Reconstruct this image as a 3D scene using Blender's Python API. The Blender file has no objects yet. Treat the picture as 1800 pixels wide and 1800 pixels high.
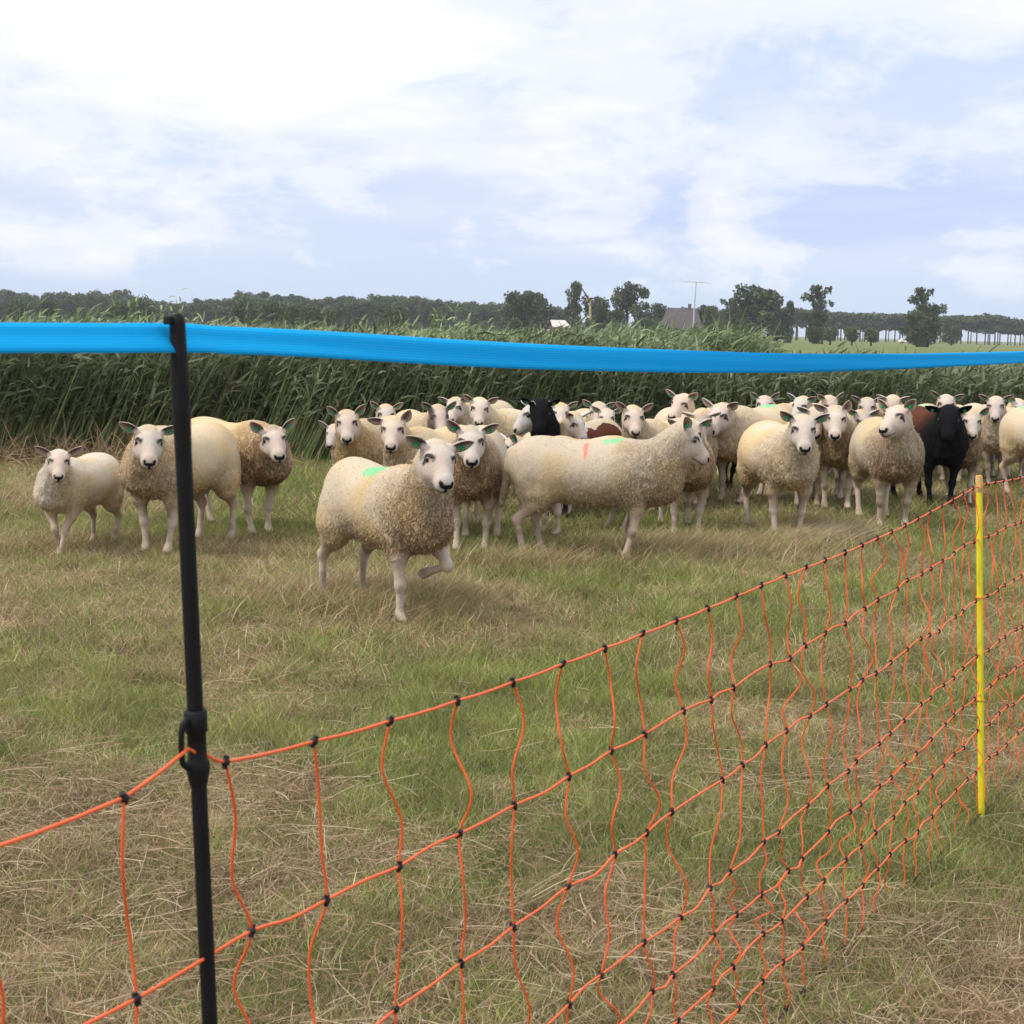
import bpy, math, random
import numpy as np
from mathutils import Vector, Matrix

# ------------------------------------------------------------------ camera, world, sun
SC = bpy.context.scene
F = 2683.0
PITCH = math.atan(322 / F)
ROLL = math.radians(1.43)
CAMZ = 1.5
cam_d = bpy.data.cameras.new("camera")
cam = bpy.data.objects.new("camera", cam_d)
SC.collection.objects.link(cam)
SC.camera = cam
cam_d.sensor_width = 36
cam_d.sensor_fit = 'HORIZONTAL'
cam_d.lens = F / 1800 * 36
cam_d.clip_start = 0.05
cam_d.clip_end = 5000
RM = Matrix.Rotation(math.pi / 2 - PITCH, 3, 'X') @ Matrix.Rotation(ROLL, 3, 'Z')
cam.matrix_world = Matrix.Translation((0, 0, CAMZ)) @ RM.to_4x4()
cam_d.dof.use_dof = True
cam_d.dof.focus_distance = 9.5
cam_d.dof.aperture_fstop = 20

SUN_EL, SUN_AZ = math.radians(52), math.radians(-112)   # azimuth from +Y, clockwise positive
world = bpy.data.worlds.new("World")
SC.world = world
world.use_nodes = True
SKY_GAIN = 1.0


C0 = Vector((0, 0, CAMZ))


def ray(px, py):
    return RM @ Vector(((px - 900) / F, -(py - 900) / F, -1))


def build_world():
    nt = world.node_tree
    nt.nodes.clear()
    N = nt.nodes.new
    L = nt.links.new
    out = N('ShaderNodeOutputWorld')
    bg = N('ShaderNodeBackground')
    L(bg.outputs[0], out.inputs[0])
    sky = N('ShaderNodeTexSky')
    sky.sky_type = 'NISHITA'
    sky.sun_disc = False
    sky.sun_elevation = SUN_EL
    sky.sun_rotation = SUN_AZ
    sky.dust_density = 1.5
    tc = N('ShaderNodeTexCoord')
    sep = N('ShaderNodeSeparateXYZ')
    L(tc.outputs['Generated'], sep.inputs[0])

    def math_(op, a, b=None, clamp=False):
        n = N('ShaderNodeMath')
        n.operation = op
        n.use_clamp = clamp
        for k, v in enumerate((a, b)):
            if v is None:
                continue
            if isinstance(v, (int, float)):
                n.inputs[k].default_value = v
            else:
                L(v, n.inputs[k])
        return n.outputs[0]

    def mapping(scale, loc=(0, 0, 0)):
        m = N('ShaderNodeMapping')
        m.inputs['Scale'].default_value = scale
        m.inputs['Location'].default_value = loc
        L(tc.outputs['Generated'], m.inputs[0])
        return m.outputs[0]

    def noise(vec, scale, detail=8, rough=.55, dist=0.0):
        n = N('ShaderNodeTexNoise')
        n.inputs['Scale'].default_value = scale
        n.inputs['Detail'].default_value = detail
        n.inputs['Roughness'].default_value = rough
        n.inputs['Distortion'].default_value = dist
        L(vec, n.inputs['Vector'])
        return n.outputs[0]

    def ramp(v, stops):
        r = N('ShaderNodeValToRGB')
        el = r.color_ramp.elements
        while len(el) < len(stops):
            el.new(.5)
        for e, (p, c) in zip(el, stops):
            e.position = p
            e.color = (c, c, c, 1) if isinstance(c, (int, float)) else (*c, 1)
        r.color_ramp.interpolation = 'EASE'
        L(v, r.inputs[0])
        return r.outputs[0]

    def mix(fac, a, b):
        m = N('ShaderNodeMix')
        m.data_type = 'RGBA'
        for k, v in ((0, fac), (6, a), (7, b)):
            if isinstance(v, tuple):
                m.inputs[k].default_value = (*v, 1)
            elif isinstance(v, (int, float)):
                m.inputs[k].default_value = v
            else:
                L(v, m.inputs[k])
        return m.outputs[2]

    z = sep.outputs[2]
    # clear sky between the clouds
    sk = N('ShaderNodeMix')
    sk.data_type = 'RGBA'
    sk.blend_type = 'MULTIPLY'
    sk.inputs[0].default_value = 1
    L(sky.outputs[0], sk.inputs[6])
    sk.inputs[7].default_value = (.085, .085, .085, 1)
    veil = mix(.92, sk.outputs[2], (.62, .74, .94))
    # soft layered stratus in bluish grey and white
    lay = noise(mapping((1.0, 1.0, 5.0), (3.1, .4, .2)), 3.2, 6, .5, .4)
    layc = ramp(lay, [(.32, (.55, .65, .90)), (.44, (.66, .73, .92)), (.56, (.82, .85, .94)), (.68, (1.0, 1.0, 1.01))])
    cov = ramp(noise(mapping((1, 1, 3.2), (.3, 2.1, .9)), 4.0, 7, .55, .2), [(.36, .35), (.56, 1.0)])
    hi = ramp(z, [(.02, 0.0), (.075, 1.0)])
    c1 = mix(math_('MULTIPLY', cov, hi), veil, layc)
    # bright heaped clouds
    dens = noise(mapping((1, 1, 2.3), (.55, .1, .43)), 5.2, 12, .62, .25)
    up = ramp(z, [(.06, 0.0), (.13, .5), (.22, 1.0)])
    left = math_('MULTIPLY', sep.outputs[0], -0.25)
    d2 = math_('ADD', dens, math_('MULTIPLY', up, .25))
    d2 = math_('ADD', d2, math_('MULTIPLY', left, math_('MULTIPLY', up, 1.0)))
    m2 = ramp(d2, [(.52, 0.0), (.64, .62), (.80, 1.0)])
    c2 = mix(m2, c1, mix(.38, (1.08, 1.06, 1.05), layc))
    # small cumulus low over the horizon
    low = noise(mapping((1, 1, 2.4), (1.9, 4.0, 1.25)), 9.0, 10, .6, .1)
    lowband = ramp(z, [(.018, 0.0), (.035, 1.0), (.10, 1.0), (.16, .3)])
    lowd = math_('ADD', low, math_('MULTIPLY', lowband, .04))
    # single cumulus heads standing in known parts of the sky
    for (px, py, rx, rz, g) in ((1270, 370, .022, .030, .27), (1290, 422, .050, .012, .20), (1540, 452, .060, .010, .13), (1700, 418, .05, .007, .11), (20, 412, .020, .008, .15), (275, 418, .020, .005, .13), (700, 375, .035, .014, .10), (1460, 235, .04, .025, .10)):
        v = ray(px, py).normalized()
        mp = N('ShaderNodeMapping')
        mp.inputs['Scale'].default_value = (1 / rx, 1 / rx, 1 / rz)
        mp.inputs['Location'].default_value = (-v.x / rx, -v.y / rx, -v.z / rz)
        L(tc.outputs['Generated'], mp.inputs[0])
        ln = N('ShaderNodeVectorMath')
        ln.operation = 'LENGTH'
        L(mp.outputs[0], ln.inputs[0])
        k = ramp(math_('MULTIPLY', ln.outputs['Value'], .5), [(.0, 1.0), (.75, 0.0)])
        lowd = math_('ADD', lowd, math_('MULTIPLY', k, g))
    m3 = ramp(lowd, [(.55, 0.0), (.66, .55), (.84, 1.0)])
    m3 = math_('MULTIPLY', m3, lowband)
    c3 = mix(m3, c2, mix(.30, (1.02, .99, .97), layc))
    # overhead the cloud deck is brighter than near the horizon
    over = ramp(z, [(.22, 1.0 / 2), (.6, 1.35 / 2), (1.0, 1.5 / 2)])
    s = math_('MULTIPLY', over, 2.0 * SKY_GAIN)
    L(c3, bg.inputs[0])
    L(s, bg.inputs[1])


build_world()
sun_d = bpy.data.lights.new("sun", 'SUN')
sun_d.energy = 2.2
sun_d.angle = math.radians(6)
sun_d.color = (1.0, .95, .87)
sun = bpy.data.objects.new("sun", sun_d)
SC.collection.objects.link(sun)
sdir = Vector((math.sin(SUN_AZ) * math.cos(SUN_EL), math.cos(SUN_AZ) * math.cos(SUN_EL), math.sin(SUN_EL)))
sun.rotation_euler = sdir.to_track_quat('Z', 'Y').to_euler()
sun.location = sdir * 50
SC.view_settings.view_transform = 'Standard'
SC.view_settings.look = 'None'
SC.view_settings.exposure = 0.14
SC.view_settings.gamma = 1
SC.cycles.max_bounces = 6
SC.cycles.transparent_max_bounces = 4
SC.cycles.use_denoising = True

rng = np.random.default_rng(7)
random.seed(7)
def at_z(px, py, z):
    v = ray(px, py)
    return C0 + v * ((z - CAMZ) / v.z)


def at_d(px, py, d):
    """point at horizontal distance d (along +Y)"""
    v = ray(px, py)
    return C0 + v * (d / v.y)


# ------------------------------------------------------------------ helpers
def link(o, parent=None):
    SC.collection.objects.link(o)
    if parent is not None:
        o.parent = parent
    return o


def tag(o, label=None, cat=None, group=None, kind=None):
    if label:
        o['label'] = label
    if cat:
        o['category'] = cat
    if group:
        o['group'] = group
    if kind:
        o['kind'] = kind
    return o


def empty(name, loc=(0, 0, 0), rz=0.0, scale=1.0):
    o = bpy.data.objects.new(name, None)
    o.empty_display_size = .1
    o.location = loc
    o.rotation_euler = (0, 0, rz)
    o.scale = (scale,) * 3
    return link(o)


def np_mesh(name, verts, faces_flat, sizes, cols=None, smooth=False):
    """fast mesh: verts (n,3), faces_flat loop indices, sizes per-face corner count"""
    me = bpy.data.meshes.new(name)
    verts = np.ascontiguousarray(verts, dtype=np.float32)
    me.vertices.add(len(verts))
    me.vertices.foreach_set('co', verts.ravel())
    faces_flat = np.asarray(faces_flat, dtype=np.int32).ravel()
    sizes = np.asarray(sizes, dtype=np.int32)
    me.loops.add(len(faces_flat))
    me.loops.foreach_set('vertex_index', faces_flat)
    me.polygons.add(len(sizes))
    starts = np.concatenate([[0], np.cumsum(sizes)[:-1]]).astype(np.int32)
    me.polygons.foreach_set('loop_start', starts)
    me.polygons.foreach_set('loop_total', sizes)
    if smooth:
        me.polygons.foreach_set('use_smooth', np.ones(len(sizes), dtype=bool))
    me.update(calc_edges=True)
    if cols is not None:
        ca = me.color_attributes.new('Col', 'FLOAT_COLOR', 'POINT')
        c4 = np.ones((len(verts), 4), dtype=np.float32)
        c4[:, :cols.shape[1]] = cols
        ca.data.foreach_set('color', c4.ravel())
    return me


class MB:
    """collects tubes, boxes, prisms into one mesh"""

    def __init__(self):
        self.v, self.f = [], []

    def add(self, v, f):
        b = len(self.v)
        self.v += [tuple(x) for x in v]
        self.f += [tuple(i + b for i in q) for q in f]
        return self

    def tube(self, pts, rad, n=8, caps=True):
        pts = [Vector(p) for p in pts]
        if not isinstance(rad, (list, tuple)):
            rad = [rad] * len(pts)
        vs, fs = [], []
        up = Vector((0, 0, 1))
        t0 = (pts[-1] - pts[0]).normalized()
        if abs(t0.z) > .8:
            up = Vector((0, 1, 0))
        for i, p in enumerate(pts):
            t = (pts[min(i + 1, len(pts) - 1)] - pts[max(i - 1, 0)]).normalized()
            a = t.cross(up).normalized()
            b = a.cross(t).normalized()
            for k in range(n):
                q = 2 * math.pi * k / n
                vs.append(p + (a * math.cos(q) + b * math.sin(q)) * rad[i])
        for i in range(len(pts) - 1):
            for k in range(n):
                k2 = (k + 1) % n
                fs.append((i * n + k, i * n + k2, (i + 1) * n + k2, (i + 1) * n + k))
        if caps:
            m0 = len(vs)
            vs += vs[:n] + vs[(len(pts) - 1) * n:len(pts) * n]
            fs.append(tuple(m0 + k for k in range(n - 1, -1, -1)))
            fs.append(tuple(m0 + n + k for k in range(n)))
        return self.add(vs, fs)

    def box(self, c, s, rot=None):
        c = Vector(c)
        vs = []
        for z in (-1, 1):
            for y in (-1, 1):
                for x in (-1, 1):
                    p = Vector((x * s[0] / 2, y * s[1] / 2, z * s[2] / 2))
                    if rot is not None:
                        p = rot @ p
                    vs.append(c + p)
        return self.add(vs, [(0, 2, 3, 1), (4, 5, 7, 6), (0, 1, 5, 4), (2, 6, 7, 3), (0, 4, 6, 2), (1, 3, 7, 5)])

    def ball(self, c, r, nu=10, nv=7, sq=(1, 1, 1)):
        vs, fs = [], []
        for j in range(nv + 1):
            a = math.pi * j / nv
            for i in range(nu):
                b = 2 * math.pi * i / nu
                vs.append((c[0] + r * sq[0] * math.sin(a) * math.cos(b), c[1] + r * sq[1] * math.sin(a) * math.sin(b), c[2] + r * sq[2] * math.cos(a)))
        for j in range(nv):
            for i in range(nu):
                i2 = (i + 1) % nu
                fs.append((j * nu + i, (j + 1) * nu + i, (j + 1) * nu + i2, j * nu + i2))
        return self.add(vs, fs)

    def build(self, name, mat, parent=None, smooth=True, bevel=0):
        me = bpy.data.meshes.new(name)
        me.from_pydata(self.v, [], self.f)
        if smooth:
            me.polygons.foreach_set('use_smooth', [True] * len(me.polygons))
        me.update()
        me.materials.append(mat)
        o = bpy.data.objects.new(name, me)
        if bevel:
            m = o.modifiers.new('bevel', 'BEVEL')
            m.width = bevel
            m.segments = 2
        return link(o, parent)


def hash3(ix, iy, iz, seed):
    h = (ix.astype(np.int64) * 374761393 + iy.astype(np.int64) * 668265263 + iz.astype(np.int64) * 2147483647 + seed * 974711) & 0xffffffff
    h = ((h ^ (h >> 13)) * 1274126177) & 0xffffffff
    h = h ^ (h >> 16)
    return (h & 0xffff) / 65535.0


def vnoise(p, seed=0):
    """value noise 0..1, p (n,3)"""
    i = np.floor(p).astype(np.int64)
    f = p - i
    f = f * f * (3 - 2 * f)
    r = 0
    for dx in (0, 1):
        for dy in (0, 1):
            for dz in (0, 1):
                w = (f[:, 0] if dx else 1 - f[:, 0]) * (f[:, 1] if dy else 1 - f[:, 1]) * (f[:, 2] if dz else 1 - f[:, 2])
                r = r + w * hash3(i[:, 0] + dx, i[:, 1] + dy, i[:, 2] + dz, seed)
    return r


def fnoise2(x, y, scale, seed=0, oct=3):
    p = np.stack([x / scale, y / scale, np.zeros_like(x) + seed * .37], 1)
    r, a, t = 0, 1.0, 0
    for o in range(oct):
        r = r + a * vnoise(p * (2 ** o) + o * 17.3, seed + o)
        t += a
        a *= .5
    return r / t


def smooth(x, a, b):
    t = np.clip((x - a) / (b - a), 0, 1)
    return t * t * (3 - 2 * t)


# ------------------------------------------------------------------ materials
def mat(name, col=(.5, .5, .5), rough=.7, attr=False, nscale=0, namt=0.0, bump=0, bscale=80, trans=0.0, spec=.3, metal=0.0, bdist=.01):
    m = bpy.data.materials.new(name)
    m.use_nodes = True
    nt = m.node_tree
    b = nt.nodes['Principled BSDF']
    out = nt.nodes['Material Output']
    b.inputs['Roughness'].default_value = rough
    b.inputs['Specular IOR Level'].default_value = spec
    b.inputs['Metallic'].default_value = metal
    tc = nt.nodes.new('ShaderNodeTexCoord')
    if attr:
        c = nt.nodes.new('ShaderNodeAttribute')
        c.attribute_name = 'Col'
        cs = c.outputs['Color']
    else:
        c = nt.nodes.new('ShaderNodeRGB')
        c.outputs[0].default_value = (*col, 1)
        cs = c.outputs[0]
    if namt:
        n = nt.nodes.new('ShaderNodeTexNoise')
        n.inputs['Scale'].default_value = nscale
        n.inputs['Detail'].default_value = 5
        nt.links.new(tc.outputs['Object'], n.inputs['Vector'])
        mr = nt.nodes.new('ShaderNodeMapRange')
        mr.inputs[1].default_value = .3
        mr.inputs[2].default_value = .7
        mr.inputs[3].default_value = 1 - namt
        mr.inputs[4].default_value = 1 + namt
        nt.links.new(n.outputs[0], mr.inputs[0])
        mx = nt.nodes.new('ShaderNodeVectorMath')
        mx.operation = 'SCALE'
        nt.links.new(cs, mx.inputs[0])
        nt.links.new(mr.outputs[0], mx.inputs['Scale'])
        cs = mx.outputs[0]
    nt.links.new(cs, b.inputs['Base Color'])
    if bump:
        n = nt.nodes.new('ShaderNodeTexNoise')
        n.inputs['Scale'].default_value = bscale
        n.inputs['Detail'].default_value = 4
        nt.links.new(tc.outputs['Object'], n.inputs['Vector'])
        bp = nt.nodes.new('ShaderNodeBump')
        bp.inputs['Strength'].default_value = bump
        bp.inputs['Distance'].default_value = bdist
        nt.links.new(n.outputs[0], bp.inputs['Height'])
        nt.links.new(bp.outputs[0], b.inputs['Normal'])
    if trans:
        t = nt.nodes.new('ShaderNodeBsdfTranslucent')
        nt.links.new(cs, t.inputs[0])
        mx = nt.nodes.new('ShaderNodeMixShader')
        mx.inputs[0].default_value = trans
        nt.links.new(b.outputs[0], mx.inputs[1])
        nt.links.new(t.outputs[0], mx.inputs[2])
        nt.links.new(mx.outputs[0], out.inputs[0])
    return m


M_blade = mat('blade', attr=True, rough=.75, trans=.3, spec=.15)
M_reed = mat('reed_leaf', attr=True, rough=.55, trans=.25, spec=.3)
M_leaf = mat('tree_leaf', attr=True, rough=.6, trans=.15, spec=.2)
M_trunk = mat('bark', (.055, .045, .035), .9, nscale=3, namt=.3)


def fleece_mat():
    m = bpy.data.materials.new('fleece_and_skin')
    m.use_nodes = True
    nt = m.node_tree
    N, L = nt.nodes.new, nt.links.new
    b = nt.nodes['Principled BSDF']
    b.inputs['Roughness'].default_value = .95
    b.inputs['Specular IOR Level'].default_value = .08
    tc = N('ShaderNodeTexCoord')
    at = N('ShaderNodeAttribute')
    at.attribute_name = 'Col'

    def mth(op, a, b_=None, c=None):
        n = N('ShaderNodeMath')
        n.operation = op
        for k, v in enumerate((a, b_, c)):
            if v is None:
                continue
            if isinstance(v, (int, float)):
                n.inputs[k].default_value = v
            else:
                L(v, n.inputs[k])
        return n.outputs[0]

    def noi(scale, vec, det, dist):
        mp = N('ShaderNodeMapping')
        mp.inputs['Scale'].default_value = vec
        L(tc.outputs['Object'], mp.inputs[0])
        n = N('ShaderNodeTexNoise')
        n.inputs['Scale'].default_value = scale
        n.inputs['Detail'].default_value = det
        n.inputs['Distortion'].default_value = dist
        L(mp.outputs[0], n.inputs['Vector'])
        return n.outputs[0]
    n1 = noi(34, (1, 1, .5), 2.0, 1.2)
    n2 = noi(120, (1, 1, .6), 3, .6)
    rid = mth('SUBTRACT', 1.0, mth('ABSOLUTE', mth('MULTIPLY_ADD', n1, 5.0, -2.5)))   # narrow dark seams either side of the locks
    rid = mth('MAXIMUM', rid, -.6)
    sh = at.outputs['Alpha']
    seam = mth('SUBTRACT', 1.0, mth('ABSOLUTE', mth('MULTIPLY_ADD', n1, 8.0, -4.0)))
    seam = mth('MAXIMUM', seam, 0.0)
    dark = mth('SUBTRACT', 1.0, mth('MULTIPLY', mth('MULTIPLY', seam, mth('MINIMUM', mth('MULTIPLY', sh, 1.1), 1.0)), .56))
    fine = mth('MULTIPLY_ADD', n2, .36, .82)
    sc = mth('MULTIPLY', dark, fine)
    vm = N('ShaderNodeVectorMath')
    vm.operation = 'SCALE'
    L(at.outputs['Color'], vm.inputs[0])
    L(sc, vm.inputs['Scale'])
    L(vm.outputs[0], b.inputs['Base Color'])
    hgt = mth('ADD', mth('MULTIPLY', seam, -1.0), mth('MULTIPLY', n2, .5))
    hgt = mth('MULTIPLY', hgt, sh)
    hgt = mth('ADD', hgt, mth('MULTIPLY', n2, .30))
    bp = N('ShaderNodeBump')
    bp.inputs['Strength'].default_value = .8
    bp.inputs['Distance'].default_value = .009
    L(hgt, bp.inputs['Height'])
    L(bp.outputs[0], b.inputs['Normal'])
    return m


M_fleece = fleece_mat()
M_eye = mat('sheep_eye', (.015, .01, .008), .15, spec=.6)
M_tag = mat('ear_tag_green', (.02, .33, .13), .45, nscale=20, namt=.1)
M_black = mat('black_plastic', (.008, .008, .009), .6, nscale=60, namt=.2, bump=.15, bscale=300, spec=.22)
M_yellow = mat('yellow_plastic', (.68, .58, .012), .5, nscale=30, namt=.08, spec=.35)
M_knot = mat('knot_plastic', (.012, .012, .014), .5, nscale=60, namt=.1, spec=.3)
M_topcap = mat('cap_plastic', (.55, .36, .12), .5, nscale=60, namt=.2)


def rope_mat(name, c1, c2, scale):
    m = bpy.data.materials.new(name)
    m.use_nodes = True
    nt = m.node_tree
    b = nt.nodes['Principled BSDF']
    b.inputs['Roughness'].default_value = .5
    tc = nt.nodes.new('ShaderNodeTexCoord')
    w = nt.nodes.new('ShaderNodeTexWave')
    w.wave_type = 'BANDS'
    w.bands_direction = 'DIAGONAL'
    w.inputs['Scale'].default_value = scale
    w.inputs['Distortion'].default_value = 1.5
    nt.links.new(tc.outputs['Object'], w.inputs['Vector'])
    r = nt.nodes.new('ShaderNodeValToRGB')
    r.color_ramp.elements[0].position = .35
    r.color_ramp.elements[0].color = (*c1, 1)
    r.color_ramp.elements[1].position = .9
    r.color_ramp.elements[1].color = (*c2, 1)
    nt.links.new(w.outputs[1], r.inputs[0])
    nt.links.new(r.outputs[0], b.inputs['Base Color'])
    bp = nt.nodes.new('ShaderNodeBump')
    bp.inputs['Strength'].default_value = .5
    bp.inputs['Distance'].default_value = .001
    nt.links.new(w.outputs[1], bp.inputs['Height'])
    nt.links.new(bp.outputs[0], b.inputs['Normal'])
    return m


M_ropeh = rope_mat('polywire', (.86, .105, .012), (.82, .17, .06), 130)
M_ropev = rope_mat('net_vertical', (.82, .085, .010), (.80, .13, .02), 130)


def tape_mat():
    m = mat('blue_tape', (.008, .33, .80), .7, trans=.35, spec=.05)
    nt = m.node_tree
    b = nt.nodes['Principled BSDF']
    tc = [n for n in nt.nodes if n.type == 'TEX_COORD'][0]
    at = nt.nodes.new('ShaderNodeUVMap')
    w = nt.nodes.new('ShaderNodeTexWave')
    w.bands_direction = 'Y'
    w.inputs['Scale'].default_value = 3.2
    w.inputs['Distortion'].default_value = .3
    nt.links.new(at.outputs[0], w.inputs['Vector'])
    n = nt.nodes.new('ShaderNodeTexNoise')
    n.inputs['Scale'].default_value = 7
    nt.links.new(at.outputs[0], n.inputs['Vector'])
    r = nt.nodes.new('ShaderNodeValToRGB')
    r.color_ramp.elements[0].position = .0
    r.color_ramp.elements[0].color = (.10, .52, .86, 1)
    r.color_ramp.elements[1].position = .25
    r.color_ramp.elements[1].color = (.0, .42, .84, 1)
    nt.links.new(w.outputs[1], r.inputs[0])
    mx = nt.nodes.new('ShaderNodeMix')
    mx.data_type = 'RGBA'
    mx.inputs[7].default_value = (.0, .46, .86, 1)
    nt.links.new(n.outputs[0], mx.inputs[0])
    nt.links.new(r.outputs[0], mx.inputs[6])
    nt.links.new(mx.outputs[2], b.inputs['Base Color'])
    tr = [q for q in nt.nodes if q.type == 'BSDF_TRANSLUCENT'][0]
    nt.links.new(mx.outputs[2], tr.inputs[0])
    return m


M_tape = tape_mat()


# ------------------------------------------------------------------ field composition (where it is green, where dry)
HAY = [at_z(1180, 975, 0), at_z(1330, 965, 0), at_z(640, 1075, 0), at_z(760, 1050, 0), at_z(60, 880, 0), at_z(60, 965, 0), at_z(1430, 935, 0), at_z(925, 1000, 0), at_z(590, 1050, 0)]
HAYR = [(.75, .5), (.7, .5), (.5, .4), (.35, .3), (1.3, .8), (1.0, .4), (.5, .35), (.5, .22), (.35, .2)]


def hay_amount(x, y):
    h = np.zeros_like(x)
    for p, (rx, ry) in zip(HAY, HAYR):
        q = ((x - p.x) / rx) ** 2 + ((y - p.y) / ry) ** 2
        h = np.maximum(h, np.exp(-q * 1.2))
    return h


def dryness(x, y):
    """0 lush green .. 1 brown thatch"""
    a = fnoise2(x, y, 1.1, 11, 3)
    b = fnoise2(x, y, .30, 23, 3)
    d = .45 * a + .55 * b
    d = smooth(d, .29, .71)
    near = smooth(y, 6.2, 3.4) if False else 1 - smooth(y, 3.6, 6.0)
    d = d + .12 * near + .04 - .12 * smooth(y, 8.0, 11.0)
    green = np.exp(-(((x + 1.9) / 1.6) ** 2 + ((y - 14.0) / 2.2) ** 2))
    green2 = np.exp(-(((x - .1) / .9) ** 2 + ((y - 5.9) / .8) ** 2))
    d = d - .55 * green - .25 * green2 + .55 * hay_amount(x, y)
    return np.clip(d, 0, 1)


def ground_z(x, y):
    return .02 * (fnoise2(x, y, 2.2, 5, 2) - .5) + .012 * (fnoise2(x, y, .5, 6, 2) - .5)


# ------------------------------------------------------------------ ground: one sheet, fine near the camera, reaching the horizon
def build_ground():
    xs = np.concatenate([np.linspace(-2500, -60, 12), np.linspace(-40, -12, 12), np.linspace(-11, 11, 300), np.linspace(12, 40, 12), np.linspace(60, 2500, 12)])
    ys = np.concatenate([np.linspace(-300, 0, 6), np.linspace(1, 24, 320), np.linspace(26, 90, 30), np.linspace(110, 3500, 50)])
    X, Y = np.meshgrid(xs, ys)
    x, y = X.ravel(), Y.ravel()
    Z = ground_z(x, y)
    fade = 1 - smooth(np.abs(x), 9, 12)
    fade *= 1 - smooth(y, 20, 26)
    Z = Z * fade
    nx, ny = len(xs), len(ys)
    idx = np.arange(nx * ny).reshape(ny, nx)
    q = np.stack([idx[:-1, :-1], idx[:-1, 1:], idx[1:, 1:], idx[1:, :-1]], -1).reshape(-1, 4)
    d = dryness(x, y)[:, None]
    nn = fnoise2(x, y, .12, 3, 2)[:, None]
    near = (1 - d) * np.array([[.085, .095, .035]]) + d * np.array([[.17, .12, .07]])
    near = near * (.6 + .8 * nn)
    far = np.array([[.13, .16, .055]]) * np.ones((len(x), 1))
    strip = fnoise2(x * .15, y, 25, 9, 2)[:, None]
    far = far * (1 - .45 * smooth(strip, .45, .6)) + np.array([[.16, .14, .05]]) * .6 * smooth(strip, .45, .6)
    t = smooth(y, 22, 40)[:, None]
    col = near * (1 - t) + far * t
    me = np_mesh('ground', np.stack([x, y, Z], 1), q, np.full(len(q), 4), col, True)
    me.materials.append(mat('soil_and_thatch', attr=True, rough=.95, nscale=30, namt=.35, bump=.8, bscale=60, spec=.1, bdist=.02))
    o = link(bpy.data.objects.new('ground', me))
    tag(o, 'flat mown pasture of patchy green and dry grass', 'ground', kind='structure')


build_ground()


def sample_frustum(n, y0, y1, power=1.0, margin=1.0):
    """random ground points seen by the camera between distances y0..y1, with side margin"""
    u = rng.random(n)
    y = (y0 ** (1 + power) + u * (y1 ** (1 + power) - y0 ** (1 + power))) ** (1 / (1 + power))
    hw = y * .345 + margin
    x = (rng.random(n) * 2 - 1) * hw
    return x, y


def blades_mesh(x, y, h, w, az, lean, cols, z0=None, curl=.5, seg=2):
    """ribbons rooted at x,y; height h, width w, leaning towards az by lean (m at tip)"""
    n = len(x)
    if z0 is None:
        z0 = ground_z(x, y) - .004
    # ribbon facing roughly random
    fa = rng.random(n) * math.pi * 2
    sx, sy = np.cos(fa) * w / 2, np.sin(fa) * w / 2
    dx, dy = np.cos(az), np.sin(az)
    rows = []
    for k in range(seg + 1):
        t = k / seg
        off = lean * (t ** (1 + curl))
        cx = x + dx * off
        cy = y + dy * off
        cz = z0 + h * (t if curl < .8 else (t * (1.6 - .6 * t)))
        tw = 1 - .55 * t
        if k < seg:
            rows.append(np.stack([cx - sx * tw, cy - sy * tw, cz], 1))
            rows.append(np.stack([cx + sx * tw, cy + sy * tw, cz], 1))
        else:
            rows.append(np.stack([cx, cy, cz], 1))
    V = np.stack(rows, 1)  # n, 2*seg+1, 3
    m = 2 * seg + 1
    base = (np.arange(n) * m)[:, None]
    loops, sizes = [], []
    fl = []
    for k in range(seg - 1):
        fl.append((base + np.array([[2 * k, 2 * k + 1, 2 * k + 3, 2 * k + 2]])))
    tri = base + np.array([[2 * seg - 2, 2 * seg - 1, 2 * seg]])
    quads = np.concatenate(fl, 0) if fl else np.zeros((0, 4), int)
    flat = np.concatenate([quads.ravel(), tri.ravel()])
    sizes = np.concatenate([np.full(len(quads), 4), np.full(len(tri), 3)])
    C = np.repeat(cols[:, None, :], m, 1)
    return V.reshape(-1, 3), flat, sizes, C.reshape(-1, 3)


def join_parts(parts):
    vo, V, Fl, S, Cc = 0, [], [], [], []
    for v, f, s, c in parts:
        V.append(v)
        Fl.append(f + vo)
        S.append(s)
        Cc.append(c)
        vo += len(v)
    return np.concatenate(V), np.concatenate(Fl), np.concatenate(S), np.concatenate(Cc)


G1 = np.array([[.205, .255, .050]])
G2 = np.array([[.32, .35, .125]])
T1 = np.array([[.52, .405, .235]])
T2 = np.array([[.34, .215, .125]])
T3 = np.array([[.68, .56, .37]])


def grass_cols(x, y, shift=0.0):
    n = len(x)
    d = dryness(x, y)
    r = rng.random(n)
    isdry = r < np.clip(.20 + .66 * d + shift, .06, .95)
    a = rng.random(n)[:, None]
    g = G1 * (1 - a) + G2 * a
    b = rng.random(n)[:, None]
    t = T1 * (1 - b) + T2 * b
    t = np.where((rng.random(n) < .18)[:, None], T3, t)
    c = np.where(isdry[:, None], t, g)
    c = c * (.66 + .72 * fnoise2(x, y, .22, 57, 2))[:, None]
    return c * (.50 + .85 * rng.random(n))[:, None], isdry, d


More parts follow.
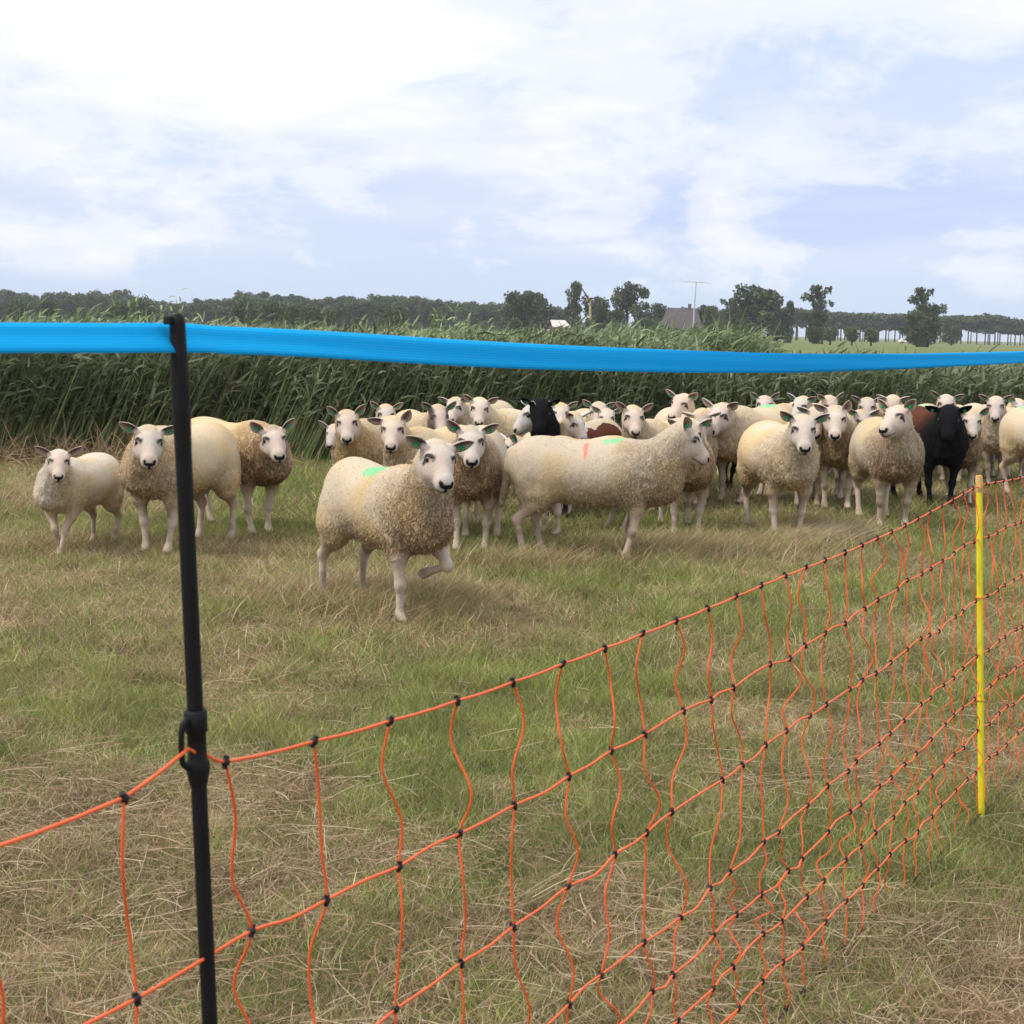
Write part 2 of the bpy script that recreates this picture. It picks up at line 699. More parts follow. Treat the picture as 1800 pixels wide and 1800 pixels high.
def build_grass():
    parts = []
    # mown turf
    for (n, y0, y1, h0, h1, w, seg) in ((390000, 2.7, 6.5, .018, .060, .0022, 2), (370000, 6.2, 11.5, .025, .095, .0036, 2), (210000, 11.2, 20.0, .03, .11, .007, 1)):
        x, y = sample_frustum(n, y0, y1)
        c, dry, d = grass_cols(x, y)
        h = h0 + (h1 - h0) * rng.random(n) ** 1.6
        h = h * (.45 + 1.15 * fnoise2(x, y, .16, 41, 2) ** 1.3 * 1.4)
        h = h * np.where(dry, .8, 1.05) * (1 + .5 * hay_amount(x, y))
        az = rng.random(n) * 2 * math.pi
        lean = h * (.3 + 1.0 * rng.random(n)) * np.where(dry, 1.6, 1.0)
        ww = w * (.6 + .8 * rng.random(n))
        parts.append(blades_mesh(x, y, h, ww, az, lean, c, seg=seg))
    V, Fl, S, Cc = join_parts(parts)
    me = np_mesh('grass', V, Fl, S, Cc)
    me.materials.append(M_blade)
    o = link(bpy.data.objects.new('grass', me))
    tag(o, 'short mown pasture grass in green and tan patches', 'grass', kind='stuff')


def build_straw():
    """cut straws lying loose over the turf"""
    parts = []
    for (n, y0, y1, l0, l1, w) in ((21000, 2.7, 5.2, .03, .24, .0018), (14000, 5.0, 9.0, .03, .18, .0025), (7000, 8.8, 17.0, .05, .18, .004)):
        x, y = sample_frustum(n * 2, y0, y1)
        keep = rng.random(len(x)) < np.clip(dryness(x, y) * 1.1 - .12, .04, 1)
        x, y = x[keep], y[keep]
        n = len(x)
        l = l0 + (l1 - l0) * rng.random(n) ** 2
        az = rng.random(n) * 2 * math.pi
        bend = (rng.random(n) - .5) * .9
        z = ground_z(x, y) + .008 + .035 * rng.random(n) ** 2
        tilt = (rng.random(n) - .35) * .35
        rows = []
        seg = 3
        cx, cy, cz = x.copy(), y.copy(), z.copy()
        ww = w * (.6 + .7 * rng.random(n))
        for k in range(seg + 1):
            a = az + bend * k / seg
            nx_, ny_ = -np.sin(a) * ww / 2, np.cos(a) * ww / 2
            rows.append(np.stack([cx - nx_, cy - ny_, cz - ww * .25], 1))
            rows.append(np.stack([cx + nx_, cy + ny_, cz + ww * .25], 1))
            cx = cx + np.cos(a) * l / seg
            cy = cy + np.sin(a) * l / seg
            cz = np.maximum(cz + l / seg * tilt * (1 - k / seg * 1.4), ground_z(x, y) + .004)
        Vv = np.stack(rows, 1)
        m = 2 * (seg + 1)
        base = (np.arange(n) * m)[:, None]
        q = np.concatenate([base + np.array([[2 * k, 2 * k + 1, 2 * k + 3, 2 * k + 2]]) for k in range(seg)], 0)
        a = rng.random(n)[:, None]
        c = (T3 * a ** 1.5 + T2 * (1 - a ** 1.5)) * (.5 + .5 * rng.random(n))[:, None]
        parts.append((Vv.reshape(-1, 3), q.ravel(), np.full(len(q), 4), np.repeat(c[:, None, :], m, 1).reshape(-1, 3)))
    V, Fl, S, Cc = join_parts(parts)
    me = np_mesh('straw', V, Fl, S, Cc)
    me.materials.append(M_blade)
    o = link(bpy.data.objects.new('straw', me))
    tag(o, 'loose dry straws lying across the mown turf', 'straw', kind='stuff')


def build_hay():
    """taller dry tufts left standing among the sheep, swept to the right"""
    parts = []
    for p, (rx, ry), dens in zip(HAY, HAYR, (1, 1, .8, .6, .8, .4, .9, 1.1, .8)):
        n = int(7000 * rx * ry * dens / .35 * .35 + 800)
        x = p.x + rng.normal(0, rx * .55, n)
        y = p.y + rng.normal(0, ry * .55, n)
        h = (.03 + .16 * rng.random(n) ** 1.6) * dens ** .3
        az = rng.normal(.5, 1.1, n)
        lean = h * (.5 + 1.5 * rng.random(n))
        a = rng.random(n)[:, None]
        c = np.where(a < .5, T1 * 1.0, np.where(a < .85, T2 * 1.25, T3)) * (.6 + .45 * rng.random(n))[:, None]
        g = rng.random(n) < .15
        c[g] = (G2 * 1.0)
        parts.append(blades_mesh(x, y, h, .0055 * (.5 + rng.random(n)), az, lean, c, curl=.7, seg=2))
    # the combed tuft beside the sheep facing the netting
    n = 1500
    p = at_z(1415, 955, 0)
    x = p.x + rng.normal(0, .16, n)
    y = p.y + rng.normal(0, .12, n)
    h = .06 + .12 * rng.random(n)
    c = (T1 * .4 + T3 * .6) * (.6 + .4 * rng.random(n))[:, None]
    parts.append(blades_mesh(x, y, h, .005 * np.ones(n), rng.normal(.25, .25, n), h * 2.0, c, curl=.5, seg=3))
    V, Fl, S, Cc = join_parts(parts)
    me = np_mesh('dry_grass', V, Fl, S, Cc)
    me.materials.append(M_blade)
    o = link(bpy.data.objects.new('dry_grass', me))
    tag(o, 'tufts of long dry grass around the legs of the flock', 'dry grass', kind='stuff')


build_grass()
build_straw()
build_hay()


# ------------------------------------------------------------------ reeds
def reed_front(x):
    return 16.1 + .22 * (x + 5) + .25 * np.sin(x * 1.3) + .15 * np.sin(x * 3.7 + 1)


def reed_top(x):
    t = 1.47 - .30 * smooth(x, -1.5, 4.0) + .06 * np.sin(x * 1.9 + .5)
    return t + .05 * np.sin(x * 5.1)


def ribbons(P, D, L_, W, droop, cols, seg=3):
    """leaf ribbons from points P along directions D (unit) with droop; arrays"""
    n = len(P)
    side = np.cross(D, rng.normal(size=(n, 3)))
    side /= np.linalg.norm(side, axis=1)[:, None] + 1e-9
    rows = []
    for k in range(seg + 1):
        t = k / seg
        c = P + D * (L_ * t)[:, None]
        c[:, 2] -= droop * L_ * t * t
        w = W * (1 if k == 0 else (1.1 if k == 1 else .75)) / 2
        if k < seg:
            rows.append(c - side * w[:, None])
            rows.append(c + side * w[:, None])
        else:
            rows.append(c)
    V = np.stack(rows, 1)
    m = 2 * seg + 1
    base = (np.arange(n) * m)[:, None]
    q = np.concatenate([base + np.array([[2 * k, 2 * k + 1, 2 * k + 3, 2 * k + 2]]) for k in range(seg - 1)], 0)
    tri = base + np.array([[2 * seg - 2, 2 * seg - 1, 2 * seg]])
    flat = np.concatenate([q.ravel(), tri.ravel()])
    sizes = np.concatenate([np.full(len(q), 4), np.full(len(tri), 3)])
    return V.reshape(-1, 3), flat, sizes, np.repeat(cols[:, None, :], m, 1).reshape(-1, 3)


RG = [np.array([[.070, .10, .038]]), np.array([[.14, .175, .075]]), np.array([[.20, .23, .13]])]


def reed_stand(n, x, y, top, leanx, seed, zb=0.0, leaves=9, dark=1.0, tan=.05, leafL=(.16, .42), tallp=.012, tallh=.3):
    parts = []
    h = top * (1 + .07 * rng.normal(size=n))
    tall = rng.random(n) < tallp
    h = np.where(tall, h + tallh * (.4 + .6 * rng.random(n)), h)
    lx = leanx + rng.normal(0, .10, n)
    ly = rng.normal(0, .12, n)
    a = rng.random(n)[:, None]
    base = (RG[0] * (1 - a) + RG[1] * a) * dark
    # stems
    D = np.stack([lx, ly, np.ones(n)], 1)
    P = np.stack([x, y, np.full(n, zb)], 1)
    sc = base * 1.6 + np.array([[.15, .15, .07]]) * rng.random(n)[:, None] ** 2
    istan = rng.random(n) < tan
    sc[istan] = np.array([.30, .24, .12]) * .8
    W = .012 * (.6 + .7 * rng.random(n))
    D_ = D / np.linalg.norm(D, axis=1)[:, None]
    parts.append(ribbons(P, D_, h * .92, W, np.full(n, .02), sc, 3))
    # leaves
    for k in range(leaves):
        t = (.34 + .66 * (k + rng.random(n)) / leaves)
        Pk = P + D_ * (h * .92 * t)[:, None]
        az = rng.random(n) * 2 * math.pi
        el = rng.uniform(.45, 1.35, n)
        Dk = np.stack([np.cos(az) * np.cos(el) + .45, np.sin(az) * np.cos(el), np.sin(el)], 1)
        Dk /= np.linalg.norm(Dk, axis=1)[:, None]
        L_ = rng.uniform(leafL[0], leafL[1], n)
        b = rng.random(n)[:, None]
        c = (RG[1] * (1 - b) + RG[2] * b) * dark * (.55 + .75 * t)[:, None] if False else (RG[0] * (1 - b) + RG[2] * b) * dark
        c[istan & (t < .5)] = np.array([.26, .20, .10])
        dr = rng.uniform(.05, .7, n)
        parts.append(ribbons(Pk, Dk, L_, rng.uniform(.012, .028, n), dr, c, 3))
    return parts


def build_reeds():
    parts = []
    # front bank: dense, the closest metre gets the most stems
    n = 10500
    x = rng.uniform(-8.5, 9.5, n)
    y = reed_front(x) + 3.2 * rng.random(n) ** 1.7
    left = 1 - smooth(x, -2.0, 2.5)
    lean = .10 + .30 * left
    parts += reed_stand(n, x, y, reed_top(x), lean, 1, leaves=8, leafL=(.12, .34))
    # taller plumes at the left and in the middle of the bank
    for px, cnt, hh in ((60, 10, 1.66), (150, 16, 1.72), (235, 12, 1.68), (300, 14, 1.66), (700, 10, 1.60), (760, 22, 1.72), (800, 10, 1.66), (30, 8, 1.62), (190, 12, 1.68)):
        cx = at_d(px, 560, 17).x
        xx = cx + rng.normal(0, .12, cnt)
        yy = reed_front(xx) + 1.2 + rng.random(cnt)
        parts += reed_stand(cnt * 2, np.tile(xx, 2) + .07, np.tile(yy, 2), np.full(cnt * 2, hh), .06, 2, leaves=9, dark=1.9, leafL=(.08, .24), tallp=.12, tallh=.14)
    V, Fl, S, Cc = join_parts(parts)
    me = np_mesh('reeds', V, Fl, S, Cc)
    me.materials.append(M_reed)
    o = link(bpy.data.objects.new('reeds', me))
    tag(o, 'dense dark green bank of reeds behind the flock', 'reeds', kind='stuff')
    # reed marsh stretching away behind the bank
    parts = []
    n = 9000
    u = rng.random(n)
    y = 20 + 55 * u ** 1.6
    x = (rng.random(n) * 2 - 1) * (y * .40 + 1)
    top = 1.36 + .004 * (y - 20) * 0 + .05 * fnoise2(x, y, 3, 5)
    right = smooth(x / y, .12, .22)
    keep = rng.random(n) > right * .999
    keep &= ~((x / y > .11))
    x, y, top = x[keep], y[keep], top[keep]
    n = len(x)
    parts += reed_stand(n, x, y, top, .12, 3, leaves=7, dark=2.0, leafL=(.2, .5), tallp=0)  # reed colour brightened to paint the marsh as if sunlit
    # hummock of taller reed right of centre, leaning with the wind
    for (pc, d, wid, hh, cnt, dk) in ((1110, 26, 1.0, 1.55, 420, 1.2), (1230, 24, .7, 1.53, 350, 1.2), (1290, 23, .5, 1.60, 320, 1.15), (1340, 23, .35, 1.52, 160, 1.3), (1020, 27, 1.0, 1.48, 300, 1.35), (1160, 24, .7, 1.52, 300, 1.35), (1620, 40, 1.1, 1.05, 200, 1.3), (1500, 40, 1.6, 1.02, 220, 1.3)):
        c = at_d(pc, 590, d)
        xx = c.x + rng.normal(0, wid * .6, cnt)
        yy = c.y + rng.normal(0, wid * .7, cnt)
        hhh = hh * (1 - .10 * ((xx - c.x) / wid) ** 2).clip(.75, 1)
        parts += reed_stand(cnt, xx, yy, hhh, -.18, 4, leaves=10, dark=dk * 1.3, leafL=(.2, .45), tallp=.03, tallh=.12)
    V, Fl, S, Cc = join_parts(parts)
    me = np_mesh('reed_marsh', V, Fl, S, Cc)
    me.materials.append(M_reed)
    o = link(bpy.data.objects.new('reed_marsh', me))
    tag(o, 'paler reed marsh with taller leaning clumps stretching away behind the bank', 'reed marsh', kind='stuff')


build_reeds()


# dry stalks at the left foot of the reeds
def build_stalks():
    n = 2200
    p0 = at_z(100, 850, 0)
    x = p0.x + rng.uniform(-2.2, 1.6, n)
    y = reed_front(x) - .40 + rng.normal(0, .28, n)
    x2 = rng.uniform(-7, 8, 700)
    y2 = reed_front(x2) - .12 + rng.normal(0, .1, 700)
    x, y = np.concatenate([x, x2]), np.concatenate([y, y2])
    n = len(x)
    D = np.stack([rng.normal(.15, .6, n), rng.normal(-.2, .4, n), rng.uniform(.3, 1.2, n)], 1)
    D /= np.linalg.norm(D, axis=1)[:, None]
    L_ = rng.uniform(.15, .6, n) * np.where(np.arange(n) < 2200, 1.25, .55)
    a = rng.random(n)[:, None]
    c = (T1 * a + T2 * (1 - a)) * (.6 + .5 * rng.random(n))[:, None]
    parts = [ribbons(np.stack([x, y, np.zeros(n)], 1), D, L_, np.full(n, .010), rng.uniform(.1, 1.0, n), c, 3)]
    V, Fl, S, Cc = join_parts(parts)
    V[:, 2] = np.maximum(V[:, 2], .005)
    me = np_mesh('dry_stalks', V, Fl, S, Cc)
    me.materials.append(M_blade)
    o = link(bpy.data.objects.new('dry_stalks', me))
    tag(o, 'broken tan stalks along the foot of the reeds', 'dry stalks', kind='stuff')


build_stalks()


# ------------------------------------------------------------------ sheep
def sd_ell(P, c, r, Rt=None):
    q = P - np.array(c, dtype=np.float32)
    if Rt is not None:
        q = q @ Rt
    r = np.array(r, dtype=np.float32)
    k0 = np.linalg.norm(q / r, axis=-1)
    k1 = np.linalg.norm(q / (r * r), axis=-1) + 1e-9
    return k0 * (k0 - 1) / k1


def sd_cone(P, a, b, ra, rb):
    a = np.array(a, dtype=np.float32)
    b = np.array(b, dtype=np.float32)
    ba = b - a
    l2 = float(ba @ ba)
    t = np.clip(((P - a) @ ba) / l2, 0, 1)
    d = np.linalg.norm(P - a - t[..., None] * ba, axis=-1)
    return d - (ra + (rb - ra) * t)


def smin(a, b, k):
    h = np.clip(.5 + .5 * (b - a) / k, 0, 1)
    return b * (1 - h) + a * h - k * h * (1 - h)


def eval_prim(pr, P):
    if pr[0] == 'e':
        return sd_ell(P, pr[1], pr[2], pr[3])
    return sd_cone(P, pr[1], pr[2], pr[3], pr[4])


def prim_bounds(pr):
    if pr[0] == 'e':
        m = max(pr[2]) if pr[3] is not None else None
        r = np.array([m] * 3) if m else np.array(pr[2])
        return np.array(pr[1]) - r, np.array(pr[1]) + r
    a, b = np.array(pr[1]), np.array(pr[2])
    r = max(pr[3], pr[4])
    return np.minimum(a, b) - r, np.maximum(a, b) + r


def polygonise(prims, vox):
    """smooth union of the primitives -> quads (surface nets)"""
    bs = [prim_bounds(p[0]) for p in prims]
    lo = np.min([b[0] for b in bs], 0) - .03
    hi = np.max([b[1] for b in bs], 0) + .03
    n = np.ceil((hi - lo) / vox).astype(int) + 1
    Fd = np.full(tuple(n), 1.0, dtype=np.float32)
    ax = [lo[i] + vox * np.arange(n[i], dtype=np.float32) for i in range(3)]
    for (pr, k, _), (b0, b1) in zip(prims, bs):
        mar = k * 1.2 + .02
        i0 = np.maximum(((b0 - mar - lo) / vox).astype(int), 0)
        i1 = np.minimum(((b1 + mar - lo) / vox).astype(int) + 2, n)
        sl = tuple(slice(i0[i], i1[i]) for i in range(3))
        G = np.stack(np.meshgrid(*[ax[i][sl[i]] for i in range(3)], indexing='ij'), -1).astype(np.float32)
        d = eval_prim(pr, G)
        Fd[sl] = smin(Fd[sl], d, k)
    S = Fd < 0
    cnt = np.zeros(tuple(n - 1), dtype=np.int8)
    for dx in (0, 1):
        for dy in (0, 1):
            for dz in (0, 1):
                cnt += S[dx:n[0] - 1 + dx, dy:n[1] - 1 + dy, dz:n[2] - 1 + dz]
    act = (cnt > 0) & (cnt < 8)
    ci = np.argwhere(act)
    vid = np.full(act.shape, -1, dtype=np.int64)
    vid[act] = np.arange(len(ci))
    corners = [(dx, dy, dz) for dx in (0, 1) for dy in (0, 1) for dz in (0, 1)]
    vals = {c: Fd[ci[:, 0] + c[0], ci[:, 1] + c[1], ci[:, 2] + c[2]] for c in corners}
    acc = np.zeros((len(ci), 3))
    num = np.zeros(len(ci))
    for c in corners:
        for a in range(3):
            if c[a] == 0:
                c2 = list(c)
                c2[a] = 1
                c2 = tuple(c2)
                v0, v1 = vals[c], vals[c2]
                cr = (v0 < 0) != (v1 < 0)
                t = np.where(cr, v0 / np.where(cr, v0 - v1, 1), 0)
                p = np.tile(np.array(c, dtype=float), (len(ci), 1))
                p[:, a] += t
                acc[cr] += p[cr]
                num[cr] += 1
    V = lo + vox * (ci + acc / num[:, None])
    quads = []
    for a in range(3):
        b, c = (a + 1) % 3, (a + 2) % 3
        s0 = [slice(None)] * 3
        s1 = [slice(None)] * 3
        s0[a] = slice(0, n[a] - 1)
        s1[a] = slice(1, n[a])
        A, B = S[tuple(s0)], S[tuple(s1)]
        ch = np.argwhere(A != B)
        ok = (ch[:, b] > 0) & (ch[:, c] > 0) & (ch[:, b] < n[b] - 1) & (ch[:, c] < n[c] - 1)
        ch = ch[ok]
        flip = A[tuple(ch.T)]

        def cell(db, dc):
            q = ch.copy()
            q[:, b] -= db
            q[:, c] -= dc
            return vid[tuple(q.T)]
        q = np.stack([cell(1, 1), cell(0, 1), cell(0, 0), cell(1, 0)], 1)
        q[~flip] = q[~flip][:, ::-1]
        quads.append(q)
    return V, np.concatenate(quads)


WOOL = {'cream': (.60, .49, .345), 'pale': (.63, .54, .41), 'grey': (.50, .45, .38), 'black': (.012, .011, .012), 'brown': (.075, .030, .018), 'darkbrown': (.035, .022, .02)}
SKIN = {'cream': (.60, .53, .465), 'pale': (.62, .55, .485), 'grey': (.55, .53, .52), 'black': (.010, .010, .011), 'brown': (.014, .012, .012), 'darkbrown': (.02, .015, .015)}
DIRT = np.array([.27, .165, .085])
GREEN, RED = (.13, .56, .26), (.78, .20, .12)
TAGME = None


def ear_mesh(side, base, U, N, Wd, length, wid, rng_, skin, inner):
    """cupped leaf: U outward, N opening direction, Wd width direction -> verts, faces, cols"""
    nu, nv = 9, 7
    vs, cs = [], []
    for layer in (0, 1):
        for i in range(nu):
            u = i / (nu - 1)
            w = wid * (math.sin(math.pi * min(1, (u * .86 + .12)) ** .9) ** .75)
            if i == nu - 1:
                w = wid * .08
            for j in range(nv):
                v = -1 + 2 * j / (nv - 1)
                p = base + U * (length * u) + Wd * (w * v) + N * (w * .75 * (v * v - .45) * (1 - .4 * u)) - Vector((0, 0, 1)) * (.006 * u * u)
                if layer:
                    p = p - N * .0045
                vs.append(p)
                if layer == 0 and abs(v) < .8 and u < .93:
                    t = abs(v)
                    cs.append(tuple(inner[k] * (.25 + .55 * u) * (1 - t) + skin[k] * t * .75 for k in range(3)) + (0,))  # inner skin colour, with the cup's shade painted in darkest at the base
                else:
                    cs.append(tuple(skin) + (0,))
    fs = []
    for layer in (0, 1):
        o = layer * nu * nv
        for i in range(nu - 1):
            for j in range(nv - 1):
                q = (o + i * nv + j, o + (i + 1) * nv + j, o + (i + 1) * nv + j + 1, o + i * nv + j + 1)
                fs.append(q if (layer == 0) == (side > 0) else q[::-1])
    o = nu * nv
    for i in range(nu - 1):
        for j in (0, nv - 1):
            fs.append((i * nv + j, (i + 1) * nv + j, o + (i + 1) * nv + j, o + i * nv + j))
    for j in range(nv - 1):
        fs.append(((nu - 1) * nv + j, (nu - 1) * nv + j + 1, o + (nu - 1) * nv + j + 1, o + (nu - 1) * nv + j))
    return vs, fs, cs


SHEEP_POS = []


def make_sheep(label, feet=None, poll=None, head=0, look=0, pitch=32, scale=1.0, wool='cream', face=None, dirt=.35, anchor=(.22, 0), pollz=.83,
               marks=(), legs=None, ears=(0, 0), tail=.16, tags=(1, 1), vox=.0115, lamb=False, seed=0, fat=1.0, facedark=0, dist=None, roll=0, name='sheep', nosedark=1, raise_=0, fuzz=None, sweep=.05, nk=1.0):
    global TAGME
    r = np.random.default_rng(1000 + seed)
    if fuzz is None:
        fuzz = 7500 if vox < .008 else (3500 if vox < .0095 else 1800)
    # ---- place in the world
    if feet is not None:
        W = at_z(feet[0], feet[1], 0)
        u = -Vector((W.x, W.y)).normalized()
    else:
        P = at_d(poll[0], poll[1], dist) if dist else at_z(poll[0], poll[1], pollz * scale)
        u = -Vector((P.x, P.y)).normalized()
    rr = Vector((-u.y, u.x))

    def wdir(a):
        a = math.radians(a)
        return u * math.cos(a) + rr * math.sin(a)
    hd = wdir(head)
    ld = wdir(look)
    yaw = math.atan2(hd.y, hd.x)
    cy, sy = math.cos(yaw), math.sin(yaw)

    def to_local(v):  # world vector (xy) -> local
        return Vector((v.x * cy + v.y * sy, -v.x * sy + v.y * cy, v.z if len(v) > 2 else 0))
    lk = to_local(Vector((ld.x, ld.y, 0)))
    lk_yaw = math.atan2(lk.y, lk.x)
    nb = Vector((.36, 0, .60))
    ny = max(-1.2, min(1.2, lk_yaw * .45))
    if feet is not None:
        root = Vector((W.x, W.y, 0)) - Vector((cy * anchor[0] - sy * anchor[1], sy * anchor[0] + cy * anchor[1], 0)) * scale
        if poll is not None:
            nom = nb + Vector((math.cos(ny) * .24, math.sin(ny) * .24, .24))
            nw = root + Vector((cy * nom.x - sy * nom.y, sy * nom.x + cy * nom.y, nom.z)) * scale
            v = ray(*poll).normalized()
            tpt = C0 + v * ((nw - C0).dot(v))
            d = (tpt - root) / scale
            pl = to_local(d)
        else:
            pl = nb + Vector((math.cos(ny) * .24, math.sin(ny) * .24, .24 + raise_))
    else:
        hz = pollz if not dist else P.z / scale
        dz = hz - .60
        ho = .24
        pl = Vector((nb.x + math.cos(ny) * ho, nb.y + math.sin(ny) * ho, hz))
        root = P - Vector((cy * pl.x - sy * pl.y, sy * pl.x + cy * pl.y, pl.z)) * scale
        root.z = 0
    dn = pl - nb
    ln = dn.length
    SHEEP_POS.append((label, root.copy(), yaw, scale, round(ln, 2), tuple(round(q, 2) for q in pl)))
    # ---- head frame
    pitch = pitch + float(r.uniform(-2, 3))
    pa = math.radians(pitch)
    f = Vector((math.cos(lk_yaw) * math.cos(pa), math.sin(lk_yaw) * math.cos(pa), -math.sin(pa)))
    s = Vector((-math.sin(lk_yaw), math.cos(lk_yaw), 0))
    if not roll:
        roll = float(r.uniform(-6, 6))
    if roll:
        s = (s + Vector((0, 0, 1)) * math.tan(math.radians(roll))).normalized()
    up = f.cross(s).normalized()
    s = up.cross(f).normalized()
    H = np.array([list(f), list(s), list(up)]).T  # local = pl + H @ h
    hp = lambda x, y, z: tuple(np.array(pl) + H @ np.array([x, y, z]))
    hs = (1.0 if not lamb else 1.08) * float(r.uniform(.90, .98))
    B, Wl = 'b', 'w'
    pr = []

    def E(c, rad, k=.05, m=Wl, Rt=None):
        pr.append((('e', tuple(c), tuple(rad), Rt), k, m))

    def K(a, b, ra, rb, k=.04, m=Wl):
        pr.append((('c', tuple(a), tuple(b), ra, rb), k, m))
    ft = fat
    E((-.335, 0, .580), (.225, .180 * ft, .185), .10)
    E((-.36, 0, .61), (.165, .135 * ft, .14), .08)
    E((-.02, 0, .545), (.39, .212 * ft, .208), .12)
    E((.22, 0, .560), (.205, .172 * ft, .192), .10)
    E((.32, 0, .510), (.145, .128 * ft, .150), .08)
    E((.20, 0, .665), (.16, .095, .095), .08)
    # neck
    ndir = np.array(dn / max(ln, .01))
    nbv = np.array(nb)
    K(nbv + np.array([-.03, 0, -.02]), np.array(pl) - np.array(f) * .015 - np.array(up) * .02, .130 * nk, .082 * nk, .08)
    K(nbv + np.array([.07, 0, -.10]), hp(.01, 0, -.075), .108 * nk, .064 * nk, .07)
    # head
    E(hp(.005, 0, -.008), (.078 * hs, .074 * hs, .062 * hs), .03, B, H)
    E(hp(.050, 0, .002), (.066, .064 * hs, .044), .03, B, H)
    E(hp(.058, .022, -.052), (.084, .053, .056), .03, B, H)
    E(hp(.058, -.022, -.052), (.084, .053, .056), .03, B, H)
    K(hp(.055, 0, -.008), hp(.170, 0, -.032), .056, .040, .03, B)
    E(hp(.182, 0, -.050), (.044, .046, .038), .025, B, H)
    K(hp(.07, 0, -.088), hp(.170, 0, -.080), .040, .030, .022, B)
    for q in (-1, 1):
        E(hp(.050, q * .058, .016), (.028, .018, .014), .02, B, H)   # brow
        E(hp(-.008, q * .068, .030), (.024, .024, .020), .02, B, H)  # ear root
    # legs
    rl = lambda a: r.uniform(-a, a)
    default = {
        'fr': [(.25, -.105, .44), (.255, -.110, .335), (.240 + rl(.015), -.095, .200), (.240 + rl(.03), -.085 + rl(.012), .055)],
        'fl': [(.25, .105, .44), (.255, .110, .335), (.240 + rl(.015), .095, .200), (.240 + rl(.03), .085 + rl(.012), .055)],
        'rr': [(-.36, -.115, .42), (-.36, -.115, .35), (-.460 + rl(.02), -.11, .250), (-.42 + rl(.04), -.105, .055)],
        'rl': [(-.36, .115, .42), (-.36, .115, .35), (-.460 + rl(.02), .11, .250), (-.42 + rl(.04), .105, .055)],
    }
    if legs:
        default.update(legs)
    for nm, js in default.items():
        sg = -1 if nm[1] == 'r' else 1
        a, b_, c_, d_ = js[:4]
        hoof = js[4] if len(js) > 4 else (d_[0] + .028, d_[1], .020)
        if nm[0] == 'f':
            E((a[0] - .01, a[1] * 1.0, a[2] + .02), (.08, .058, .11), .06)
            K(a, b_, .056, .042, .04, Wl)
            K(b_, c_, .035, .025, .03, B)
            E(c_, (.027, .026, .032), .02, B)
            K(c_, d_, .0195, .0190, .02, B)
        else:
            E((-.36, a[1] * 1.0, .46), (.135, .075, .15), .06)
            K(a, b_, .078, .056, .05, Wl)
            K(b_, c_, .048, .028, .04, B)
            E(c_, (.030, .024, .031), .02, B)
            K(c_, d_, .0210, .0195, .02, B)
        K(d_, hoof, .0225, .028, .018, B)
    K((-.53, 0, .66), (-.585, 0, .64 - tail), .036, .022, .035)
    V, Q = polygonise(pr, vox / scale)
    # ---- wool / skin weights
    dw = np.full(len(V), 9.0)
    db = np.full(len(V), 9.0)
    Vf = V.astype(np.float32)
    for p_, k, m in pr:
        d = eval_prim(p_, Vf)
        if m == Wl:
            dw = np.minimum(dw, d)
        else:
            db = np.minimum(db, d)
    w = smooth(db - dw, -.008, .022)
    # normals from faces
    a_, b_, c_ = V[Q[:, 0]], V[Q[:, 1]], V[Q[:, 2]]
    d_ = V[Q[:, 3]]
    fn = np.cross(c_ - a_, d_ - b_)
    Nn = np.zeros_like(V)
    for k in range(4):
        np.add.at(Nn, Q[:, k], fn)
    Nn /= np.linalg.norm(Nn, axis=1)[:, None] + 1e-9
    off = seed * 3.7
    Pn = V + off
    clump = vnoise(Pn * np.array([26, 26, 15]), seed)
    curl = vnoise(Pn * np.array([52, 52, 30]), seed + 3)
    ridge = 1 - np.abs(2 * vnoise(Pn * np.array([34, 34, 13]), seed + 9) - 1)
    big = vnoise(Pn * 7, seed + 5)
    front = smooth(V[:, 0] + .10 * (big - .5), .0, .40) * (1 - smooth(V[:, 2], .62, .92))
    low = 1 - smooth(V[:, 2] + .08 * (big - .5), .30, .62)
    shag = np.clip(.14 + .80 * front + .75 * low, 0, 1.2)
    disp = w * ((clump - .5) * .010 * shag + (curl - .5) * .007 * shag + (big - .5) * .014 + (ridge - .6) * .005 * shag)
    V = V + Nn * disp[:, None]
    # ---- colour
    wc = np.array(WOOL[wool])
    skn = np.array(SKIN[face or wool])
    if wool in ('cream', 'pale'):
        skn = skn * (1 + np.array([.03, -.03, -.08]) * r.uniform(-.5, 1.2)) * r.uniform(.88, 1.04)
        wc = wc * (1 + np.array([.02, -.01, -.08]) * r.uniform(-1, 1)) * r.uniform(.90, 1.05)
    n = len(V)
    base = np.tile(wc, (n, 1)) * (.92 + .16 * big)[:, None]
    light = wool in ('cream', 'pale', 'grey')
    if light:
        yel = smooth(big + .3 * low, .3, .9)[:, None]
        base = base * (1 - .22 * yel * np.array([[.3, .7, 1.5]]))
        dm = dirt * (front * 1.15 + .75 * low + .06) * (.55 + .35 * ridge + .35 * (1 - curl))
        dm = np.clip(.62 * dm * smooth(vnoise(Pn * 5, seed + 8), .0, .55), 0, .88)[:, None]
        base = base * (1 - dm) + DIRT * dm
        # seams between the locks get their darker tone in the fleece material
    if wool == 'black':
        red = smooth(V[:, 2], .48, .72) * (1 - smooth(V[:, 0], .12, .34)) * (.6 + .4 * big)
        base = base * (1 - red)[:, None] + np.array([[.115, .038, .020]]) * red[:, None]
